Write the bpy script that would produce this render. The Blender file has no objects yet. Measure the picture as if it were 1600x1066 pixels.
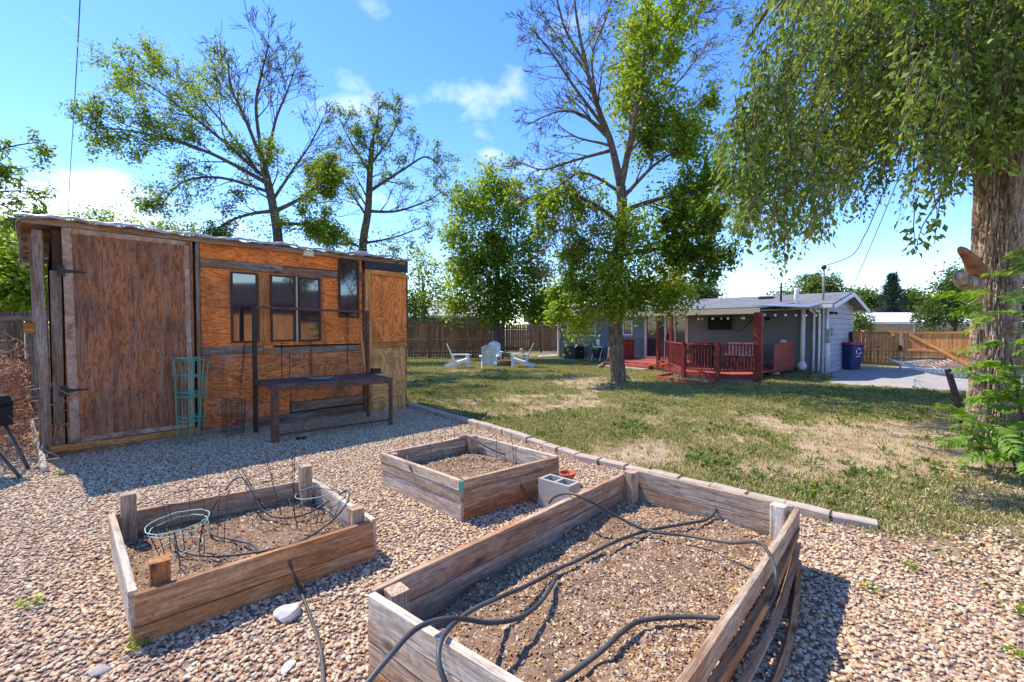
import bpy, bmesh, math, random
import numpy as np
from mathutils import Vector, Matrix
random.seed(7); rng = np.random.default_rng(7)
R = math.radians
scene = bpy.context.scene
COL = scene.collection

# ------------------------------------------------------------------ camera
CAM_H = 1.6; PITCH = R(1.5); FPX = 711.0
cam = bpy.data.cameras.new('camera'); camo = bpy.data.objects.new('camera', cam); COL.objects.link(camo)
cam.sensor_width = 36.0; cam.lens = 36.0 * FPX / 1600.0
cam.clip_start = 0.05; cam.clip_end = 2000
camo.location = (0, 0, CAM_H); camo.rotation_euler = (R(90) - PITCH, 0, 0)
scene.camera = camo

# ------------------------------------------------------------------ sky
SUN_EL = R(55); SUN_H = Vector((-0.86, 0.51, 0)).normalized()
world = bpy.data.worlds.new('World'); scene.world = world; world.use_nodes = True
wt = world.node_tree; wt.nodes.clear()
wo = wt.nodes.new('ShaderNodeOutputWorld'); bg = wt.nodes.new('ShaderNodeBackground')
sky = wt.nodes.new('ShaderNodeTexSky'); sky.sky_type = 'NISHITA'; sky.sun_disc = False
sky.sun_elevation = SUN_EL; sky.sun_rotation = math.atan2(SUN_H.x, SUN_H.y)
sky.altitude = 1600; sky.air_density = 1.15; sky.dust_density = 0.25; sky.ozone_density = 2.2
bg.inputs['Strength'].default_value = 0.15
def wn(t, **k):
    n = wt.nodes.new(t)
    for a, b in k.items():
        if a.startswith('_'): setattr(n, a[1:], b)
        else: n.inputs[a].default_value = b
    return n
tc = wn('ShaderNodeTexCoord')
# clouds: plane projection of the view direction, broken by noise
sep = wn('ShaderNodeSeparateXYZ'); wt.links.new(tc.outputs['Generated'], sep.inputs[0])
zc = wn('ShaderNodeMath', _operation='MAXIMUM'); wt.links.new(sep.outputs[2], zc.inputs[0]); zc.inputs[1].default_value = 0.0
za = wn('ShaderNodeMath', _operation='ADD'); wt.links.new(zc.outputs[0], za.inputs[0]); za.inputs[1].default_value = 0.12
dx = wn('ShaderNodeMath', _operation='DIVIDE'); wt.links.new(sep.outputs[0], dx.inputs[0]); wt.links.new(za.outputs[0], dx.inputs[1])
dy = wn('ShaderNodeMath', _operation='DIVIDE'); wt.links.new(sep.outputs[1], dy.inputs[0]); wt.links.new(za.outputs[0], dy.inputs[1])
cmb = wn('ShaderNodeCombineXYZ'); wt.links.new(dx.outputs[0], cmb.inputs[0]); wt.links.new(dy.outputs[0], cmb.inputs[1])
cmb.inputs[2].default_value = 3.0
nz = wn('ShaderNodeTexNoise', Scale=2.3, Detail=9.0, Roughness=0.55, Distortion=0.25); wt.links.new(cmb.outputs[0], nz.inputs['Vector'])
def blob(u, v, su, sv, amp):
    """a cloud bank round one compass bearing and height"""
    x = (u-800)/FPX; z = -(v-514)/FPX
    d = Vector((x, 1, z)).normalized()
    s = wn('ShaderNodeVectorMath', _operation='SUBTRACT'); wt.links.new(tc.outputs['Generated'], s.inputs[0]); s.inputs[1].default_value = d
    m = wn('ShaderNodeVectorMath', _operation='MULTIPLY'); wt.links.new(s.outputs[0], m.inputs[0]); m.inputs[1].default_value = (1/su, 1/su, 1/sv)
    l = wn('ShaderNodeVectorMath', _operation='LENGTH'); wt.links.new(m.outputs[0], l.inputs[0])
    r = wn('ShaderNodeMapRange', **{'From Min': 0.0, 'From Max': 1.0, 'To Min': amp, 'To Max': 0.0}); r.clamp = True
    wt.links.new(l.outputs['Value'], r.inputs['Value']); return r.outputs[0]
acc = nz.outputs['Fac']
for b in [(200, 335, .26, .085, .27), (40, 335, .18, .08, .24), (760, 240, .12, .10, .17), (720, 160, .10, .04, .17), (535, 118, .06, .03, .12), (180, 283, .06, .04, .2), (640, 165, .06, .03, .12)]:
    a = wn('ShaderNodeMath', _operation='ADD'); wt.links.new(acc, a.inputs[0]); wt.links.new(blob(*b), a.inputs[1]); acc = a.outputs[0]
cr = wn('ShaderNodeMapRange', **{'From Min': 0.60, 'From Max': 0.95}); cr.clamp = True; wt.links.new(acc, cr.inputs['Value'])
hsv = wn('ShaderNodeHueSaturation', Hue=0.514, Saturation=1.29, Value=0.92); wt.links.new(sky.outputs[0], hsv.inputs['Color'])
mx = wn('ShaderNodeMix', _data_type='RGBA'); wt.links.new(cr.outputs[0], mx.inputs['Factor'])
wt.links.new(hsv.outputs[0], mx.inputs[6]); mx.inputs[7].default_value = (4.6, 4.75, 5.0, 1)
wt.links.new(mx.outputs[2], bg.inputs['Color']); wt.links.new(bg.outputs[0], wo.inputs['Surface'])

# ------------------------------------------------------------------ sun and exposure
sl = bpy.data.lights.new('sun', 'SUN'); so = bpy.data.objects.new('sun', sl); COL.objects.link(so)
sl.energy = 2.7; sl.angle = R(0.53); sl.color = (1.0, 0.92, 0.79)
SUN = Vector((SUN_H.x*math.cos(SUN_EL), SUN_H.y*math.cos(SUN_EL), math.sin(SUN_EL)))
so.rotation_euler = SUN.to_track_quat('Z', 'Y').to_euler(); so.location = (0, 0, 30)
vs = scene.view_settings; vs.view_transform = 'Standard'; vs.look = 'None'; vs.exposure = 1.38; vs.gamma = 1.0; vs.use_curve_mapping = False

# ------------------------------------------------------------------ survey helpers (photo bearings -> metres)
def ray(u, v):
    x = (u-800)/FPX; y = -(v-533)/FPX
    return Vector((x, math.cos(PITCH)+y*math.sin(PITCH), -math.sin(PITCH)+y*math.cos(PITCH)))
def G(u, v, z=0.0):
    d = ray(u, v); t = (z-CAM_H)/d.z; return Vector((t*d.x, t*d.y, z))
def P(u, v, Y):
    d = ray(u, v); t = Y/d.y; return Vector((t*d.x, Y, CAM_H+t*d.z))

# ------------------------------------------------------------------ object helpers
WM = {}
def setp(o, parent):
    o.parent = parent; o.matrix_parent_inverse = WM[parent.name].inverted()
def reg(o, M):
    o.matrix_world = M; WM[o.name] = M.copy()
def empty(name, loc=(0, 0, 0)):
    o = bpy.data.objects.new(name, None); COL.objects.link(o); o.empty_display_size = .1
    o.location = loc; WM[o.name] = Matrix.Translation(Vector(loc)); return o
def tag(o, label=None, cat=None, group=None, kind=None):
    if label: o['label'] = label
    if cat: o['category'] = cat
    if group: o['group'] = group
    if kind: o['kind'] = kind
    return o
def link(name, me, mat, parent=None, M=None):
    o = bpy.data.objects.new(name, me); COL.objects.link(o)
    M = M or Matrix.Identity(4)
    if mat is not None and len(me.materials) == 0:
        me.materials.append(mat)
    lo, ro, sc = M.decompose(); o.rotation_mode = 'QUATERNION'
    o.location = lo; o.rotation_quaternion = ro; o.scale = sc
    WM[o.name] = M.copy()
    if parent is not None: setp(o, parent)
    return o
class MB:
    def __init__(s): s.v = []; s.f = []; s.sm = []
    def add(s, vs_, fs, smooth=False):
        b = len(s.v); s.v += [tuple(x) for x in vs_]; s.f += [tuple(b+i for i in f) for f in fs]; s.sm += [smooth]*len(fs); return s
    def box(s, c, d, rz=0, M=None):
        hx, hy, hz = d[0]/2, d[1]/2, d[2]/2
        m = M or (Matrix.Translation(Vector(c)) @ Matrix.Rotation(rz, 4, 'Z'))
        vv = [m @ Vector((x*hx, y*hy, z*hz)) for x in (-1, 1) for y in (-1, 1) for z in (-1, 1)]
        s.add(vv, [(0, 1, 3, 2), (4, 6, 7, 5), (0, 4, 5, 1), (2, 3, 7, 6), (0, 2, 6, 4), (1, 5, 7, 3)]); return s
    def tube(s, pts, rad, n=6, cap=True, smooth=True):
        pts = [Vector(p) for p in pts]; k = len(pts)
        if not hasattr(rad, '__len__'): rad = [rad]*k
        t0 = (pts[1]-pts[0]).normalized()
        a = t0.orthogonal().normalized(); rings = []; vs_ = []
        for i in range(k):
            t = (pts[min(i+1, k-1)]-pts[max(i-1, 0)])
            if t.length < 1e-9: t = t0
            t = t.normalized(); a = (a - t*a.dot(t))
            if a.length < 1e-6: a = t.orthogonal()
            a.normalize(); b = t.cross(a)
            for j in range(n):
                th = 2*math.pi*j/n; vs_.append(pts[i]+(a*math.cos(th)+b*math.sin(th))*rad[i])
        fs = [(i*n+j, i*n+(j+1) % n, (i+1)*n+(j+1) % n, (i+1)*n+j) for i in range(k-1) for j in range(n)]
        if cap: fs += [tuple(range(n-1, -1, -1)), tuple((k-1)*n+j for j in range(n))]
        s.add(vs_, fs, smooth); return s
    def lathe(s, prof, n=16, c=(0, 0, 0), smooth=True):
        vs_ = []; m = len(prof)
        for r, z in prof:
            for j in range(n):
                th = 2*math.pi*j/n; vs_.append((c[0]+r*math.cos(th), c[1]+r*math.sin(th), c[2]+z))
        fs = [(i*n+j, i*n+(j+1) % n, (i+1)*n+(j+1) % n, (i+1)*n+j) for i in range(m-1) for j in range(n)]
        s.add(vs_, fs, smooth); return s
    def prism(s, poly, z0, z1):
        n = len(poly); vs_ = [(p[0], p[1], z0) for p in poly]+[(p[0], p[1], z1) for p in poly]
        s.add(vs_, [tuple(range(n-1, -1, -1)), tuple(range(n, 2*n))]+[(i, (i+1) % n, n+(i+1) % n, n+i) for i in range(n)]); return s
    def quad(s, a, b, c, d): s.add([a, b, c, d], [(0, 1, 2, 3)]); return s
    def mesh(s, name):
        me = bpy.data.meshes.new(name); me.from_pydata(s.v, [], s.f); me.polygons.foreach_set('use_smooth', s.sm); me.update(); return me
    def build(s, name, mat, parent=None, M=None): return link(name, s.mesh(name), mat, parent, M)
def frame(o, x, z):
    """matrix with local X along x, local Z near z"""
    x = Vector(x).normalized(); z = Vector(z); z = (z - x*z.dot(x)).normalized(); y = z.cross(x)
    return Matrix(((x.x, y.x, z.x, o[0]), (x.y, y.y, z.y, o[1]), (x.z, y.z, z.z, o[2]), (0, 0, 0, 1)))
def plank(name, a, b, w, t, up, mat, parent, seg=2, jit=.002, bow=0.0, ch=.003, shape=None):
    """one board: long axis local X from a to b (centre line), width w along up, thickness t"""
    a = Vector(a); b = Vector(b); L = (b-a).length; M = frame((a+b)/2, b-a, up)
    m = MB(); hw, ht = w/2, t/2; c = min(ch, hw*.4, ht*.4); rings = []
    for i in range(seg+1):
        k = i/seg; x = -L/2+L*k; dy = bow*math.sin(math.pi*k); j = random.uniform(-jit, jit); j2 = random.uniform(-jit, jit)
        e = random.uniform(-jit, jit) if i in (0, seg) else 0
        for (y, z) in [(-ht+c, -hw), (ht-c, -hw), (ht, -hw+c), (ht, hw-c), (ht-c, hw), (-ht+c, hw), (-ht, hw-c), (-ht, -hw+c)]:
            m.v.append((x+e, y+dy+j, z+j2))
    for i in range(seg):
        for j in range(8): m.f.append((i*8+j, i*8+(j+1) % 8, (i+1)*8+(j+1) % 8, (i+1)*8+j)); m.sm.append(False)
    m.f += [tuple(range(7, -1, -1)), tuple(seg*8+j for j in range(8))]; m.sm += [False, False]
    return m.build(name, mat, parent, M)
def copy_tree(o, parent=None):
    c = o.copy(); COL.objects.link(c)
    if parent is not None: c.parent = parent
    for ch in [k for k in list(o.children)]: copy_tree(ch, c)
    return c

# ------------------------------------------------------------------ materials
def newmat(name, rough=.85, spec=.3):
    m = bpy.data.materials.new(name); m.use_nodes = True; nt = m.node_tree; b = nt.nodes['Principled BSDF']
    b.inputs['Roughness'].default_value = rough; b.inputs['Specular IOR Level'].default_value = spec
    return m, nt, b
def nd(nt, t, ins=None, **k):
    n = nt.nodes.new(t)
    for a, b in k.items(): setattr(n, a, b)
    for a, b in (ins or {}).items():
        if hasattr(b, 'is_output') or isinstance(b, bpy.types.NodeSocket): nt.links.new(b, n.inputs[a])
        else: n.inputs[a].default_value = b
    return n
def ramp(nt, fac, stops, interp='LINEAR'):
    r = nt.nodes.new('ShaderNodeValToRGB'); r.color_ramp.interpolation = interp; e = r.color_ramp.elements
    e[0].position = stops[0][0]; e[0].color = (*stops[0][1], 1); e[1].position = stops[-1][0]; e[1].color = (*stops[-1][1], 1)
    for p, c in stops[1:-1]: x = e.new(p); x.color = (*c, 1)
    nt.links.new(fac, r.inputs[0]); return r.outputs[0]
def mixc(nt, f, a, b, mode='MIX'):
    n = nt.nodes.new('ShaderNodeMix'); n.data_type = 'RGBA'; n.blend_type = mode
    for s, x in ((0, f), (6, a), (7, b)):
        if isinstance(x, bpy.types.NodeSocket): nt.links.new(x, n.inputs[s])
        else: n.inputs[s].default_value = x if s == 0 else (*x, 1)
    return n.outputs[2]
def maprange(nt, v, a, b, c=0., d=1.):
    n = nd(nt, 'ShaderNodeMapRange', {'Value': v, 'From Min': a, 'From Max': b, 'To Min': c, 'To Max': d}); return n.outputs[0]
def objcoord(nt, scale, random_off=True):
    t = nd(nt, 'ShaderNodeTexCoord'); v = t.outputs['Object']
    if random_off:
        oi = nd(nt, 'ShaderNodeObjectInfo'); m1 = nd(nt, 'ShaderNodeVectorMath', operation='SCALE'); m1.inputs[0].default_value = (37, 71, 53)
        nt.links.new(oi.outputs['Random'], m1.inputs['Scale'])
        ad = nd(nt, 'ShaderNodeVectorMath', {0: v, 1: m1.outputs[0]}, operation='ADD'); v = ad.outputs[0]
    mp = nd(nt, 'ShaderNodeMapping', {'Vector': v}); mp.inputs['Scale'].default_value = scale
    return mp.outputs[0]
def bump(nt, b, h, strength=.3, dist=.01):
    n = nd(nt, 'ShaderNodeBump', {'Height': h, 'Strength': strength, 'Distance': dist}); nt.links.new(n.outputs[0], b.inputs['Normal'])
def wood(name, dark, mid, light, tint=None, tint_amt=.5, fine=1.0, knots=True, vary=.25, rough=.9, bmp=.5, axis=0):
    m, nt, b = newmat(name, rough, .2)
    def sc(l, c):
        s = [c, c, c]; s[axis] = l; return tuple(s)
    n1 = nd(nt, 'ShaderNodeTexNoise', {'Vector': objcoord(nt, sc(1.7, 15*fine)), 'Scale': 1.0, 'Detail': 9.0, 'Roughness': .62, 'Distortion': .5})
    n2 = nd(nt, 'ShaderNodeTexNoise', {'Vector': objcoord(nt, sc(7., 75*fine)), 'Scale': 1.0, 'Detail': 4.0, 'Roughness': .6})
    n3 = nd(nt, 'ShaderNodeTexNoise', {'Vector': objcoord(nt, sc(.9, 3.5)), 'Scale': 1.0, 'Detail': 4.0, 'Roughness': .55, 'Distortion': .6})
    c = ramp(nt, n1.outputs['Fac'], [(.28, dark), (.48, mid), (.68, light)])
    if tint is not None:
        f = maprange(nt, n3.outputs['Fac'], .46, .64, 0, tint_amt); c = mixc(nt, f, c, tint, 'MIX')
    s = maprange(nt, n2.outputs['Fac'], .3, .62, .58, 1.1)
    n6 = nd(nt, 'ShaderNodeTexNoise', {'Vector': objcoord(nt, (30., 30., 30.)), 'Scale': 1.0, 'Detail': 6.0, 'Roughness': .75}); s = nd(nt, 'ShaderNodeMath', {0: s, 1: maprange(nt, n6.outputs['Fac'], .35, .65, .78, 1.14)}, operation='MULTIPLY').outputs[0]
    c = mixc(nt, 1.0, c, nd(nt, 'ShaderNodeCombineColor', {0: s, 1: s, 2: s}).outputs[0], 'MULTIPLY')
    nk = nd(nt, 'ShaderNodeTexNoise', {'Vector': objcoord(nt, sc(.7, 26*fine)), 'Scale': 1.0, 'Detail': 3.0, 'Roughness': .5, 'Distortion': .8})
    ab = nd(nt, 'ShaderNodeMath', {0: nk.outputs['Fac'], 1: .5}, operation='SUBTRACT'); ab = nd(nt, 'ShaderNodeMath', {0: ab.outputs[0]}, operation='ABSOLUTE')
    c = mixc(nt, maprange(nt, ab.outputs[0], .0, .016, .72, 0.), c, tuple(x*.4 for x in dark))
    if knots:
        vo = nd(nt, 'ShaderNodeTexVoronoi', {'Vector': objcoord(nt, sc(2.2, 5.0)), 'Scale': 1.0})
        k = maprange(nt, vo.outputs['Distance'], .06, .17, .85, 0.); c = mixc(nt, k, c, tuple(x*.35 for x in dark))
    oi = nd(nt, 'ShaderNodeObjectInfo'); v = maprange(nt, oi.outputs['Random'], 0, 1, 1-vary, 1+vary)
    c = mixc(nt, 1.0, c, nd(nt, 'ShaderNodeCombineColor', {0: v, 1: v, 2: v}).outputs[0], 'MULTIPLY')
    nt.links.new(c, b.inputs['Base Color'])
    h = nd(nt, 'ShaderNodeMath', {0: n2.outputs['Fac'], 1: n1.outputs['Fac']}, operation='ADD').outputs[0]
    bump(nt, b, h, bmp, .006); return m
def plywood(name, light, mid, dark, sx, sz, bands=26., stain=(.05, .035, .03), stain_amt=.6, wear=None, wear_amt=0., rough=.75, st_lo=.5):
    """rotary-cut veneer: contour lines of a stretched noise"""
    m, nt, b = newmat(name, rough, .25)
    n1 = nd(nt, 'ShaderNodeTexNoise', {'Vector': objcoord(nt, (sx, 1., sz)), 'Scale': 1.0, 'Detail': 2.5, 'Roughness': .45, 'Distortion': .9})
    k = nd(nt, 'ShaderNodeMath', {0: n1.outputs['Fac'], 1: bands*6.283}, operation='MULTIPLY'); s = nd(nt, 'ShaderNodeMath', {0: k.outputs[0]}, operation='SINE')
    n2 = nd(nt, 'ShaderNodeTexNoise', {'Vector': objcoord(nt, (sx*9, 20., sz*12)), 'Scale': 1.0, 'Detail': 6.0, 'Roughness': .65})
    a = nd(nt, 'ShaderNodeMath', {0: n2.outputs['Fac'], 1: 3.4}, operation='MULTIPLY'); a2 = nd(nt, 'ShaderNodeMath', {0: s.outputs[0], 1: a.outputs[0]}, operation='ADD')
    f = maprange(nt, a2.outputs[0], .0, 3.2)
    c = ramp(nt, f, [(.0, dark), (.3, mid), (.62, light), (1., tuple(min(1, x*1.15) for x in light))])
    n3 = nd(nt, 'ShaderNodeTexNoise', {'Vector': objcoord(nt, (1.3, 1.3, 1.3)), 'Scale': 1.0, 'Detail': 7.0, 'Roughness': .6, 'Distortion': .4})
    c = mixc(nt, maprange(nt, n3.outputs['Fac'], st_lo, st_lo+.22, 0, stain_amt), c, stain)
    n5 = nd(nt, 'ShaderNodeTexNoise', {'Vector': objcoord(nt, (5., 5., .8)), 'Scale': 1.0, 'Detail': 8.0, 'Roughness': .65, 'Distortion': .3})
    c = mixc(nt, maprange(nt, n5.outputs['Fac'], .52, .72, 0, .7), c, tuple(x*.8 for x in stain))
    n7 = nd(nt, 'ShaderNodeTexNoise', {'Vector': objcoord(nt, (40., 40., 40.)), 'Scale': 1.0, 'Detail': 5.0, 'Roughness': .75}); sp = maprange(nt, n7.outputs['Fac'], .35, .65, .75, 1.15)
    c = mixc(nt, 1.0, c, nd(nt, 'ShaderNodeCombineColor', {0: sp, 1: sp, 2: sp}).outputs[0], 'MULTIPLY')
    if wear is not None:
        n4 = nd(nt, 'ShaderNodeTexNoise', {'Vector': objcoord(nt, (sx*1.6, 3., sz*.7)), 'Scale': 1.0, 'Detail': 8.0, 'Roughness': .7})
        c = mixc(nt, maprange(nt, n4.outputs['Fac'], .5, .68, 0, wear_amt), c, wear)
    nt.links.new(c, b.inputs['Base Color'])
    bump(nt, b, a2.outputs[0], .25, .004); return m
def plain(name, col, rough=.7, spec=.3, metal=0., var=.15, scale=6., bmp=0., dirt=None, dirt_amt=.4):
    m, nt, b = newmat(name, rough, spec); b.inputs['Metallic'].default_value = metal
    n = nd(nt, 'ShaderNodeTexNoise', {'Vector': objcoord(nt, (scale,)*3), 'Scale': 1.0, 'Detail': 7.0, 'Roughness': .62})
    c = ramp(nt, n.outputs['Fac'], [(.3, tuple(x*(1-var) for x in col)), (.7, tuple(min(1, x*(1+var)) for x in col))])
    if dirt is not None:
        n2 = nd(nt, 'ShaderNodeTexNoise', {'Vector': objcoord(nt, (scale*.4,)*3), 'Scale': 1.0, 'Detail': 9.0, 'Roughness': .7, 'Distortion': .5})
        c = mixc(nt, maprange(nt, n2.outputs['Fac'], .48, .66, 0, dirt_amt), c, dirt)
    nt.links.new(c, b.inputs['Base Color'])
    if bmp: bump(nt, b, n.outputs['Fac'], bmp, .01)
    return m
def leafmat(name, cols, trans=.35, rough=.5, tcol=None):
    """cols: dark, mid, light leaf colours; picked per leaf from the point attribute 'tint'"""
    m, nt, b = newmat(name, rough, .25)
    at = nd(nt, 'ShaderNodeAttribute', attribute_name='tint')
    c = ramp(nt, at.outputs['Fac'], [(0, cols[0]), (.5, cols[1]), (1, cols[2])])
    nt.links.new(c, b.inputs['Base Color'])
    tr = nd(nt, 'ShaderNodeBsdfTranslucent'); tcx = mixc(nt, 1.0, c, tcol or (1.3, 1.25, .55), 'MULTIPLY'); nt.links.new(tcx, tr.inputs['Color'])
    mx_ = nd(nt, 'ShaderNodeMixShader', {'Fac': trans}); nt.links.new(b.outputs[0], mx_.inputs[1]); nt.links.new(tr.outputs[0], mx_.inputs[2])
    nt.links.new(mx_.outputs[0], nt.nodes['Material Output'].inputs['Surface']); return m
def barkmat(name, light, dark, sz=5., sx=16., bmp=.8):
    m, nt, b = newmat(name, .95, .1)
    v = objcoord(nt, (sx, sx, sz), False)
    n = nd(nt, 'ShaderNodeTexNoise', {'Vector': v, 'Scale': 1.0, 'Detail': 8.0, 'Roughness': .65, 'Distortion': .6})
    c = ramp(nt, n.outputs['Fac'], [(.36, dark), (.5, tuple((a+b_)/2 for a, b_ in zip(light, dark))), (.62, light)])
    nt.links.new(c, b.inputs['Base Color']); bump(nt, b, n.outputs['Fac'], bmp, .04); return m

# ================================================================== GROUND
def vnoise(x, y, seed=0, octaves=4):
    """smooth value noise, 0..1"""
    out = np.zeros_like(x, dtype=float); amp = .5; tot = 0
    for o in range(octaves):
        xi = np.floor(x).astype(np.int64); yi = np.floor(y).astype(np.int64); fx = x-xi; fy = y-yi
        fx = fx*fx*(3-2*fx); fy = fy*fy*(3-2*fy)
        def h(a, b):
            n = (a*374761393 + b*668265263 + (seed+o*17)*1442695041) & 0x7fffffff
            n = ((n ^ (n >> 13))*1274126177) & 0x7fffffff
            return ((n ^ (n >> 16)) & 0xffff)/65535.
        out += amp*((h(xi, yi)*(1-fx)+h(xi+1, yi)*fx)*(1-fy)+(h(xi, yi+1)*(1-fx)+h(xi+1, yi+1)*fx)*fy); tot += amp
        x = x*2.03+5.1; y = y*2.03+1.7; amp *= .5
    return out/tot
def sheet(name, x0, x1, y0, y1, step, inside, attrs, z, mat):
    """a gridded sheet: cells whose centre is inside; attrs = {name: f(x, y)}"""
    nx = int((x1-x0)/step)+1; ny = int((y1-y0)/step)+1
    xs = np.linspace(x0, x1, nx); ys = np.linspace(y0, y1, ny); X, Y = np.meshgrid(xs, ys)
    idx = np.arange(nx*ny).reshape(ny, nx); cx = (X[:-1, :-1]+X[1:, 1:])/2; cy = (Y[:-1, :-1]+Y[1:, 1:])/2
    ok = inside(cx, cy)
    q = np.stack([idx[:-1, :-1][ok], idx[:-1, 1:][ok], idx[1:, 1:][ok], idx[1:, :-1][ok]], 1)
    Zv = z(X, Y) if callable(z) else np.full_like(X, z)
    used = np.unique(q); rem = -np.ones(nx*ny, int); rem[used] = np.arange(len(used)); q = rem[q]
    co = np.stack([X.ravel()[used], Y.ravel()[used], Zv.ravel()[used]], 1)
    me = bpy.data.meshes.new(name); me.vertices.add(len(co)); me.vertices.foreach_set('co', co.ravel())
    me.loops.add(q.size); me.loops.foreach_set('vertex_index', q.ravel()); me.polygons.add(len(q))
    me.polygons.foreach_set('loop_start', np.arange(0, q.size, 4)); me.polygons.foreach_set('loop_total', np.full(len(q), 4)); me.update(calc_edges=True)
    me.polygons.foreach_set('use_smooth', np.ones(len(q), bool))
    for n, fn in attrs.items():
        a = me.attributes.new(n, 'FLOAT', 'POINT'); a.data.foreach_set('value', fn(co[:, 0], co[:, 1]).astype(np.float32))
    return link(name, me, mat)
# edging line of the gravel yard: right end, then away to the left behind the shed
EDGE = [(2.93, 3.60), (2.62, 3.80), (0.76, 5.63), (0.44, 6.15), (-0.30, 7.16), (-1.16, 8.23), (-1.80, 9.0), (-2.4, 9.75)]
ex = np.array([e[0] for e in EDGE][::-1]); ey = np.array([e[1] for e in EDGE][::-1])
def yard_edge(x, y):
    """>0 on the gravel side (metres, roughly)"""
    w = (vnoise(x*.9, y*.9, 3)-.5)*1.1
    right = np.where(x > 2.93, 3.60+.10*(x-2.93)+w - y, 9.)
    left = np.interp(x, ex, ey)-y
    return np.where(x > 2.93, right, left*.75)
def grass_d(x, y):
    """lawn cover 0..1: thin and patchy near the yard, green at the back"""
    p = vnoise(x*.55+3, y*.55, 11, 4); q = vnoise(x*2.1, y*2.1, 5, 3)
    far = np.clip((y-9)/9, 0, 1)
    near = np.clip((8-y)/3.5, 0, 1); d = .54+.32*far-.14*near+1.6*(p-.5)+1.25*(q-.5)
    bare = np.exp(-(((x-5.9)/1.5)**2+((y-6.0)/1.1)**2))*.7+np.exp(-(((x-2.2)/1.6)**2+((y-13.0)/.8)**2))*.9+np.exp(-(((x-3.4)/1.1)**2+((y-5.2)/.5)**2))*.6+np.exp(-(((x+1.2)/1.2)**2+((y-10.2)/.5)**2))*.5+np.exp(-(((x-8.)/2.5)**2+((y-9.)/.5)**2))*.25
    trees = np.exp(-(((x-9.5)/4.)**2+((y-10.8)/1.3)**2))*.5
    return np.clip(d-bare+trees, 0, 1)

# --- far ground
m, nt, b = newmat('dry ground', .95, .1)
n = nd(nt, 'ShaderNodeTexNoise', {'Vector': objcoord(nt, (.25,)*3, False), 'Scale': 1.0, 'Detail': 8.0, 'Roughness': .65})
nt.links.new(ramp(nt, n.outputs['Fac'], [(.35, (.10, .11, .04)), (.65, (.24, .19, .12))]), b.inputs['Base Color'])
g = MB(); g.quad((-600, -600, -.03), (600, -600, -.03), (600, 900, -.03), (-600, 900, -.03)); tag(g.build('ground', m), kind='structure')

# --- lawn soil sheet, coloured by the same cover that places the grass
m_lawn, nt, b = newmat('lawn soil', .95, .1)
at = nd(nt, 'ShaderNodeAttribute', attribute_name='cover')
n = nd(nt, 'ShaderNodeTexNoise', {'Vector': objcoord(nt, (2.2,)*3, False), 'Scale': 1.0, 'Detail': 10.0, 'Roughness': .7})
n2 = nd(nt, 'ShaderNodeTexNoise', {'Vector': objcoord(nt, (38.,)*3, False), 'Scale': 1.0, 'Detail': 5.0, 'Roughness': .7})
soil = ramp(nt, n.outputs['Fac'], [(.3, (.34, .22, .135)), (.5, (.48, .345, .225)), (.7, (.58, .44, .30))])
gr = ramp(nt, n2.outputs['Fac'], [(.3, (.085, .10, .03)), (.5, (.21, .19, .075)), (.72, (.38, .32, .16))])
c = mixc(nt, maprange(nt, at.outputs['Fac'], .12, .75, 0, .85), soil, gr)
s = maprange(nt, n2.outputs['Fac'], .3, .65, .6, 1.12); c = mixc(nt, 1.0, c, nd(nt, 'ShaderNodeCombineColor', {0: s, 1: s, 2: s}).outputs[0], 'MULTIPLY')
nt.links.new(c, b.inputs['Base Color']); bump(nt, b, n2.outputs['Fac'], .6, .03)
lawn = sheet('lawn', -14, 26, -1, 36, .2, lambda x, y: np.ones_like(x, bool), {'cover': grass_d}, lambda x, y: -.012+(vnoise(x*.5, y*.5, 9, 2)-.5)*.012, m_lawn); tag(lawn, kind='structure')

# --- gravel yard base
m_gb, nt, b = newmat('gravel bed dirt', .95, .1)
n = nd(nt, 'ShaderNodeTexVoronoi', {'Vector': objcoord(nt, (34.,)*3, False), 'Scale': 1.0})
cc = ramp(nt, nd(nt, 'ShaderNodeSeparateColor', {0: n.outputs['Color']}).outputs[0], [(0, (.16, .10, .08)), (.5, (.3, .2, .15)), (1, (.42, .32, .25))])
nt.links.new(cc, b.inputs['Base Color']); bump(nt, b, n.outputs['Distance'], .8, .02)
def gdens(x, y):
    e = yard_edge(x, y); d = np.clip(e/.25, 0, 1)
    k = np.clip((x-2.3)/.8, 0, 1)*np.clip((y-1.9)/1.2, 0, 1); thin = 1-k+k*np.clip(3.4*vnoise(x*1.7, y*1.7, 21, 3)-1.35, .04, .9)
    return d*thin
def yard_in(x, y): return (yard_edge(x, y) > .0)
def yard_in2(x, y): return yard_in(x, y) & (x < 2.9)
gb = sheet('gravel_bed', -9, 7.5, .3, 10.2, .12, yard_in2, {'dens': gdens}, .0, m_gb); tag(gb, kind='structure')

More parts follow.
